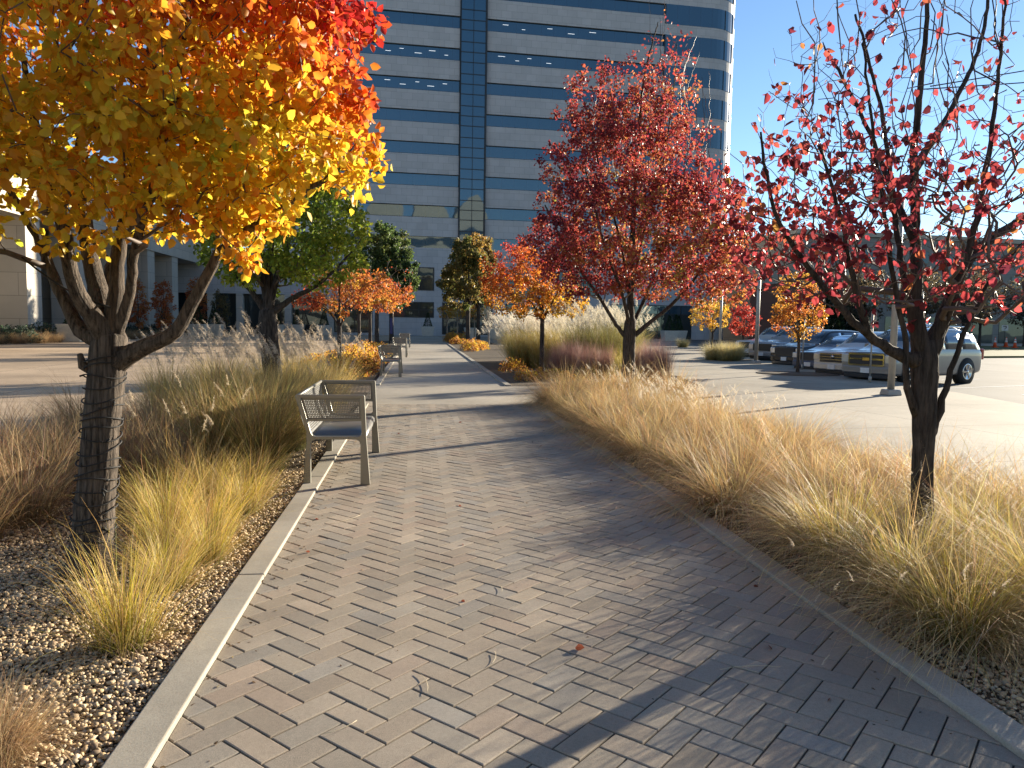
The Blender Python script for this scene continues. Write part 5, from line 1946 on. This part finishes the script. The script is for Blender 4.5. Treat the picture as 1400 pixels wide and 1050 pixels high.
car('parked_car', 'grey pickup truck parked beyond the black SUV', CG, (16.9, 36.2, -.15), aa, 5.6, 2.0, 1.85, (0.30, 0.30, 0.31), 'pickup')
car('parked_car', 'white pickup truck farthest along the parking kerb', CG, (17.9, 40.2, -.15), aa, 5.6, 2.0, 1.85, WHT, 'pickup')
car('parked_car', 'tall black SUV standing behind the dark blue hatchback', None, (21.6, 34.0, -.15), aa, 5.3, 2.05, 2.05, BLK, 'suv', rails=True)

# stall lines
ln = MB()
for k in range(7):
    y = 21.1 + k * 2.95
    x = KX(y) + 0.2
    M = Matrix.Translation((x, y, -0.146)) @ Matrix.Rotation(aa, 4, 'Z')
    ln.add([M @ Vector(p) for p in ((0, -.05, 0), (5.4, -.05, 0), (5.4, .05, 0), (0, .05, 0))], [(0, 1, 2, 3)], M_WHITE)
for y in (17.5,):
    M = Matrix.Translation((KX(y) + 3, y + 2.0, -0.146)) @ Matrix.Rotation(aa, 4, 'Z')
    ln.add([M @ Vector(p) for p in ((0, -.05, 0), (9, -.05, 0), (9, .05, 0), (0, .05, 0))], [(0, 1, 2, 3)], M_WHITE)
tag(ln.build('stall_lines'), kind='structure')

# ------------------------------------------------------------------ across the street
VG = concrete('verge_grass', (0.12, 0.13, 0.05), None, None, var=0.4)
slab('verge', [(36, 46), (110, 70), (112, 84), (50, 78)], -0.19, -0.02, VG)
slab('far_sidewalk', [(50, 79), (112, 85), (112, 92), (54, 92)], -0.19, -0.01, M_PATH)
FB = empty('long_building', (49, 96, 0), rad(6), 'long brown stone building across the street behind the sparse red tree', 'building')
m = MB()
m.prism([(0, 0), (130, 0), (130, 30), (0, 30)], -0.2, 13.9, STONE_F)
m.build('wall', FB)
m = MB()
m.prism([(-.35, -.35), (130.35, -.35), (130.35, 30.3), (-.35, 30.3)], 13.9, 14.5, STONE_B)
m.build('cornice', FB)
for fl, zf in enumerate((4.6, 7.6, 10.6)):
    for k in range(32):
        m = MB()
        x = 2.0 + k * 4.0
        m.box((x, -0.07, zf), (x + 2.3, 0.1, zf + 1.75), STONE_B)
        fo = m.build('window', FB)
        m = MB()
        m.prism([(x + .12, -0.10), (x + 2.18, -0.10), (x + 2.18, 0), (x + .12, 0)], zf + .12, zf + 1.63, GLASS_D)
        m.build('pane', fo)
m = MB()
for k in range(20):
    m.prism([(1.5 + k * 6.2, -0.06), (6.6 + k * 6.2, -0.06), (6.6 + k * 6.2, 0.1), (1.5 + k * 6.2, 0.1)], 0.0, 3.4, GLASS_D)
m.build('shop_glass', FB)
# beige block and brick block between tower and long building
BB = empty('beige_block', (43.4, 84, 0), rad(4), 'beige block with narrow blue windows behind the dark conifers', 'building')
m = MB()
m.prism([(0, 0), (9, 0), (9, 8), (0, 8)], -0.2, 8.6, STONE_B)
m.build('wall', BB)
for k in range(5):
    m = MB()
    x = .8 + k * 1.7
    m.prism([(x, -.05), (x + .7, -.05), (x + .7, .1), (x, .1)], 3.4, 7.0, GLASS)
    m.build('window', BB)
RB = empty('brick_block', (40.2, 83, 0), rad(4), 'narrow red brick block beside the end of the sidewalk', 'building')
m = MB()
m.prism([(0, 0), (2.6, 0), (2.6, 6), (0, 6)], -0.2, 6.6, BRICK)
m.build('wall', RB)
m = MB()
m.prism([(-.15, -.15), (2.75, -.15), (2.75, 6.15), (-.15, 6.15)], 6.6, 6.9, STONE_B)
m.build('cornice', RB)
# dark conifers across the lot
cf = empty('conifer', (0, 0, -500))
P, D, s_, c_, r_ = conifer_mesh(6, 1.3, 6.5, 3000, 0.34, [(0.012, 0.022, 0.012), (0.022, 0.038, 0.018), (0.035, 0.05, 0.022)])
leaf_mesh('foliage', r_, P, D, s_, c_, NEEDLE, cf, 0.2)
m = MB()
m.tube([(0, 0, 0), (0, 0, 5)], [0.12, 0.02], 7, BARK_D)
m.build('trunk', cf)
for k, (x, y, s) in enumerate([(41.5, 78, 1.0), (43.6, 77, 1.1), (45.8, 78, .95), (33, 60, .62), (48.5, 80, 1.0), (34.8, 61, .55)]):
    c = cf if k == 0 else copy_tree(cf)
    c.location = (x, y, -0.15)
    c.scale = (s, s, s)
    tag(c, 'dark conifer standing beyond the parked cars', 'evergreen', 'dark conifers beyond the parking lot')
DK = [(0.06, 0.055, 0.035), (0.10, 0.08, 0.045), (0.16, 0.11, 0.055)]
for k, (x, y) in enumerate([(44, 72), (48, 70), (51.5, 74), (55, 72), (60, 76), (67, 78), (74, 80)]):
    small_tree('dull brown street tree before the long building', 70 + k, x, y, 0.15, 2.2, [((x, y, 5.0), (2.6, 2.4, 2.8), 1)], 2600, 0.2, col_by(DK, 0.5, 0.3), 150, group='street trees before the long building', tip=0.012, step=0.4, spread=0.4, name='street_tree')
# traffic cones and little square sign
cn = empty('traffic_cone', (0, 0, 0))
m = MB()
m.box((-.22, -.22, 0), (.22, .22, .05), M_ORANGE)
m.build('base', cn)
m = MB()
m.lathe([(.17, .05), (.11, .42), (.045, .85), (.03, .9)], 16, M_ORANGE)
m.build('body', cn)
m = MB()
m.lathe([(.118, .45), (.084, .62)], 16, M_WHITE)
m.lathe([(.076, .69), (.058, .79)], 16, M_WHITE)
m.build('reflective_band', cn)
for k, (x, y, lb) in enumerate([(58.6, 72.0, 'leftmost orange traffic cone, just beyond the SUV tail'), (61.5, 74.0, 'middle orange traffic cone, seen beyond the verge'), (60.0, 71.0, 'rightmost orange traffic cone on the verge edge')]):
    c = cn if k == 0 else copy_tree(cn)
    c.location = (x, y, -0.015)
    c.scale = (1.1, 1.1, 1.15)
    tag(c, lb, 'traffic cone', 'orange traffic cones across the street')
sg = empty('street_sign', (62.5, 75.5, 0.55), rad(-40), 'small white square sign with a black mark across the street', 'sign')
m = MB()
m.tube([(0, 0.04, -0.8), (0, 0.04, 2.6)], 0.04, 8, M_DARK)
m.build('post', sg)
m = MB()
m.box((-.42, -.02, 1.65), (.42, .0, 2.5), M_WHITE)
m.build('plate', sg)
m = MB()
m.box((-.24, -.03, 2.22), (.22, -.022, 2.34), M_DARK)
m.box((.10, -.03, 2.02), (.22, -.022, 2.215), M_DARK)
m.box((-.05, -.03, 1.94), (.095, -.022, 2.05), M_DARK)
m.box((-.05, -.03, 1.76), (.05, -.022, 1.86), M_DARK)
m.build('symbol', sg)
sg.scale = (0.7, 0.7, 0.7)
gs = empty('street_sign', (45.2, 66, -0.15), rad(-35), 'plain green street sign on a pole above the parked cars', 'sign')
m = MB()
m.tube([(0.8, 0.05, 0), (0.8, 0.05, 5.4)], 0.06, 8, M_GALV)
m.build('post', gs)
m = MB()
m.box((-.75, -.02, 4.3), (.7, .0, 5.1), plain('sign_green', (0.02, 0.13, 0.06), 0.4))
m.build('plate', gs)

# blue banner post beyond the third bench
bn = empty('blue_banner', (-2.0, 56, 0), 0, 'slim deep blue banner on a post beyond the benches', 'banner')
m = MB()
m.tube([(0, 0, 0), (0, 0, 2.0)], 0.03, 8, M_DARK)
m.build('post', bn)
m = MB()
m.box((.035, -.012, .75), (.22, .012, 1.9), plain('banner_blue', (0.015, 0.02, 0.11), 0.6))
m.build('cloth', bn)

# ------------------------------------------------------------------ small litter on the path
rg = np.random.default_rng(12)
P0 = np.zeros((1, 3))
lv = leaf_mesh('fallen_leaf', rg, P0, np.array([[1.0, 0, 0.05]]), np.array([0.055]), np.array([[0.20, 0.06, 0.035]]), LEAF, None)
LP = [(0.9, 3.6), (1.75, 3.5), (-0.55, 7.0), (0.3, 6.6), (-0.72, 6.2), (0.25, 5.4), (1.1, 8.4), (1.55, 9.8), (-0.3, 11), (0.7, 12.2), (1.9, 4.4), (-0.5, 4.4), (0.35, 4.3), (2.0, 7.6), (1.7, 6.4), (0.0, 8.3), (1.95, 3.0), (-0.84, 5.3)]
for k, (x, y) in enumerate(LP):
    c = lv if k == 0 else lv.copy()
    if k: COL.objects.link(c)
    c.location = (x + rg.normal(0, .1), y, 0.016)
    c.rotation_euler = (rg.uniform(-.4, .4), rg.uniform(-.3, .3), rg.uniform(0, 6.28))
    sc_ = rg.uniform(.5, 1.0)
    c.scale = (sc_, sc_, sc_)
    tag(c, 'small dry brown leaf lying on the brick paving', 'leaf', 'dry leaves on the paving')
for k, (x, y, l, a) in enumerate([(-0.72, 6.0, .40, .5), (0.05, 3.2, .2, 1.4), (0.35, 3.45, .14, 1.0), (0.5, 4.4, .13, 1.2), (1.7, 3.3, .3, 2.8), (-0.35, 2.9, .15, .3)]):
    m = MB()
    m.tube([(l * t * math.cos(a + t * .35), l * t * math.sin(a + t * .35), 0.002) for t in (0, .2, .4, .6, .8, 1)], 0.0012, 4, plain('straw', (0.6, 0.5, 0.33), 0.7))
    o = m.build('straw')
    o.location = (x, y, 0.017)
    tag(o, 'pale bent grass straw lying on the brick paving', 'straw', 'grass straws on the paving')

rg = np.random.default_rng(31)
n = 420
px_ = np.where(rg.random(n) < .55, LK1 + np.abs(rg.normal(0.02, .10, n)), np.where(rg.random(n) < .6, RK0 - np.abs(rg.normal(0.02, .14, n)), rg.uniform(LK1, RK0, n)))
P_ = np.stack([px_, rg.uniform(2.2, 13, n), np.full(n, 0.0135)], 1)
D_ = np.stack([rg.normal(0, 1, n), rg.normal(0, 1, n), rg.normal(0, .12, n)], 1)
lt = leaf_mesh('litter', rg, P_, D_, rg.uniform(0.006, 0.026, n), pal_pick(rg, n, [(0.05, 0.035, 0.025), (0.12, 0.07, 0.04), (0.3, 0.22, 0.13)], rg.random(n)), LEAF, None, 0.2)
tag(lt, 'crumbs of dry leaf and stalk gathered along the kerbs and joints', 'litter', None, 'stuff')
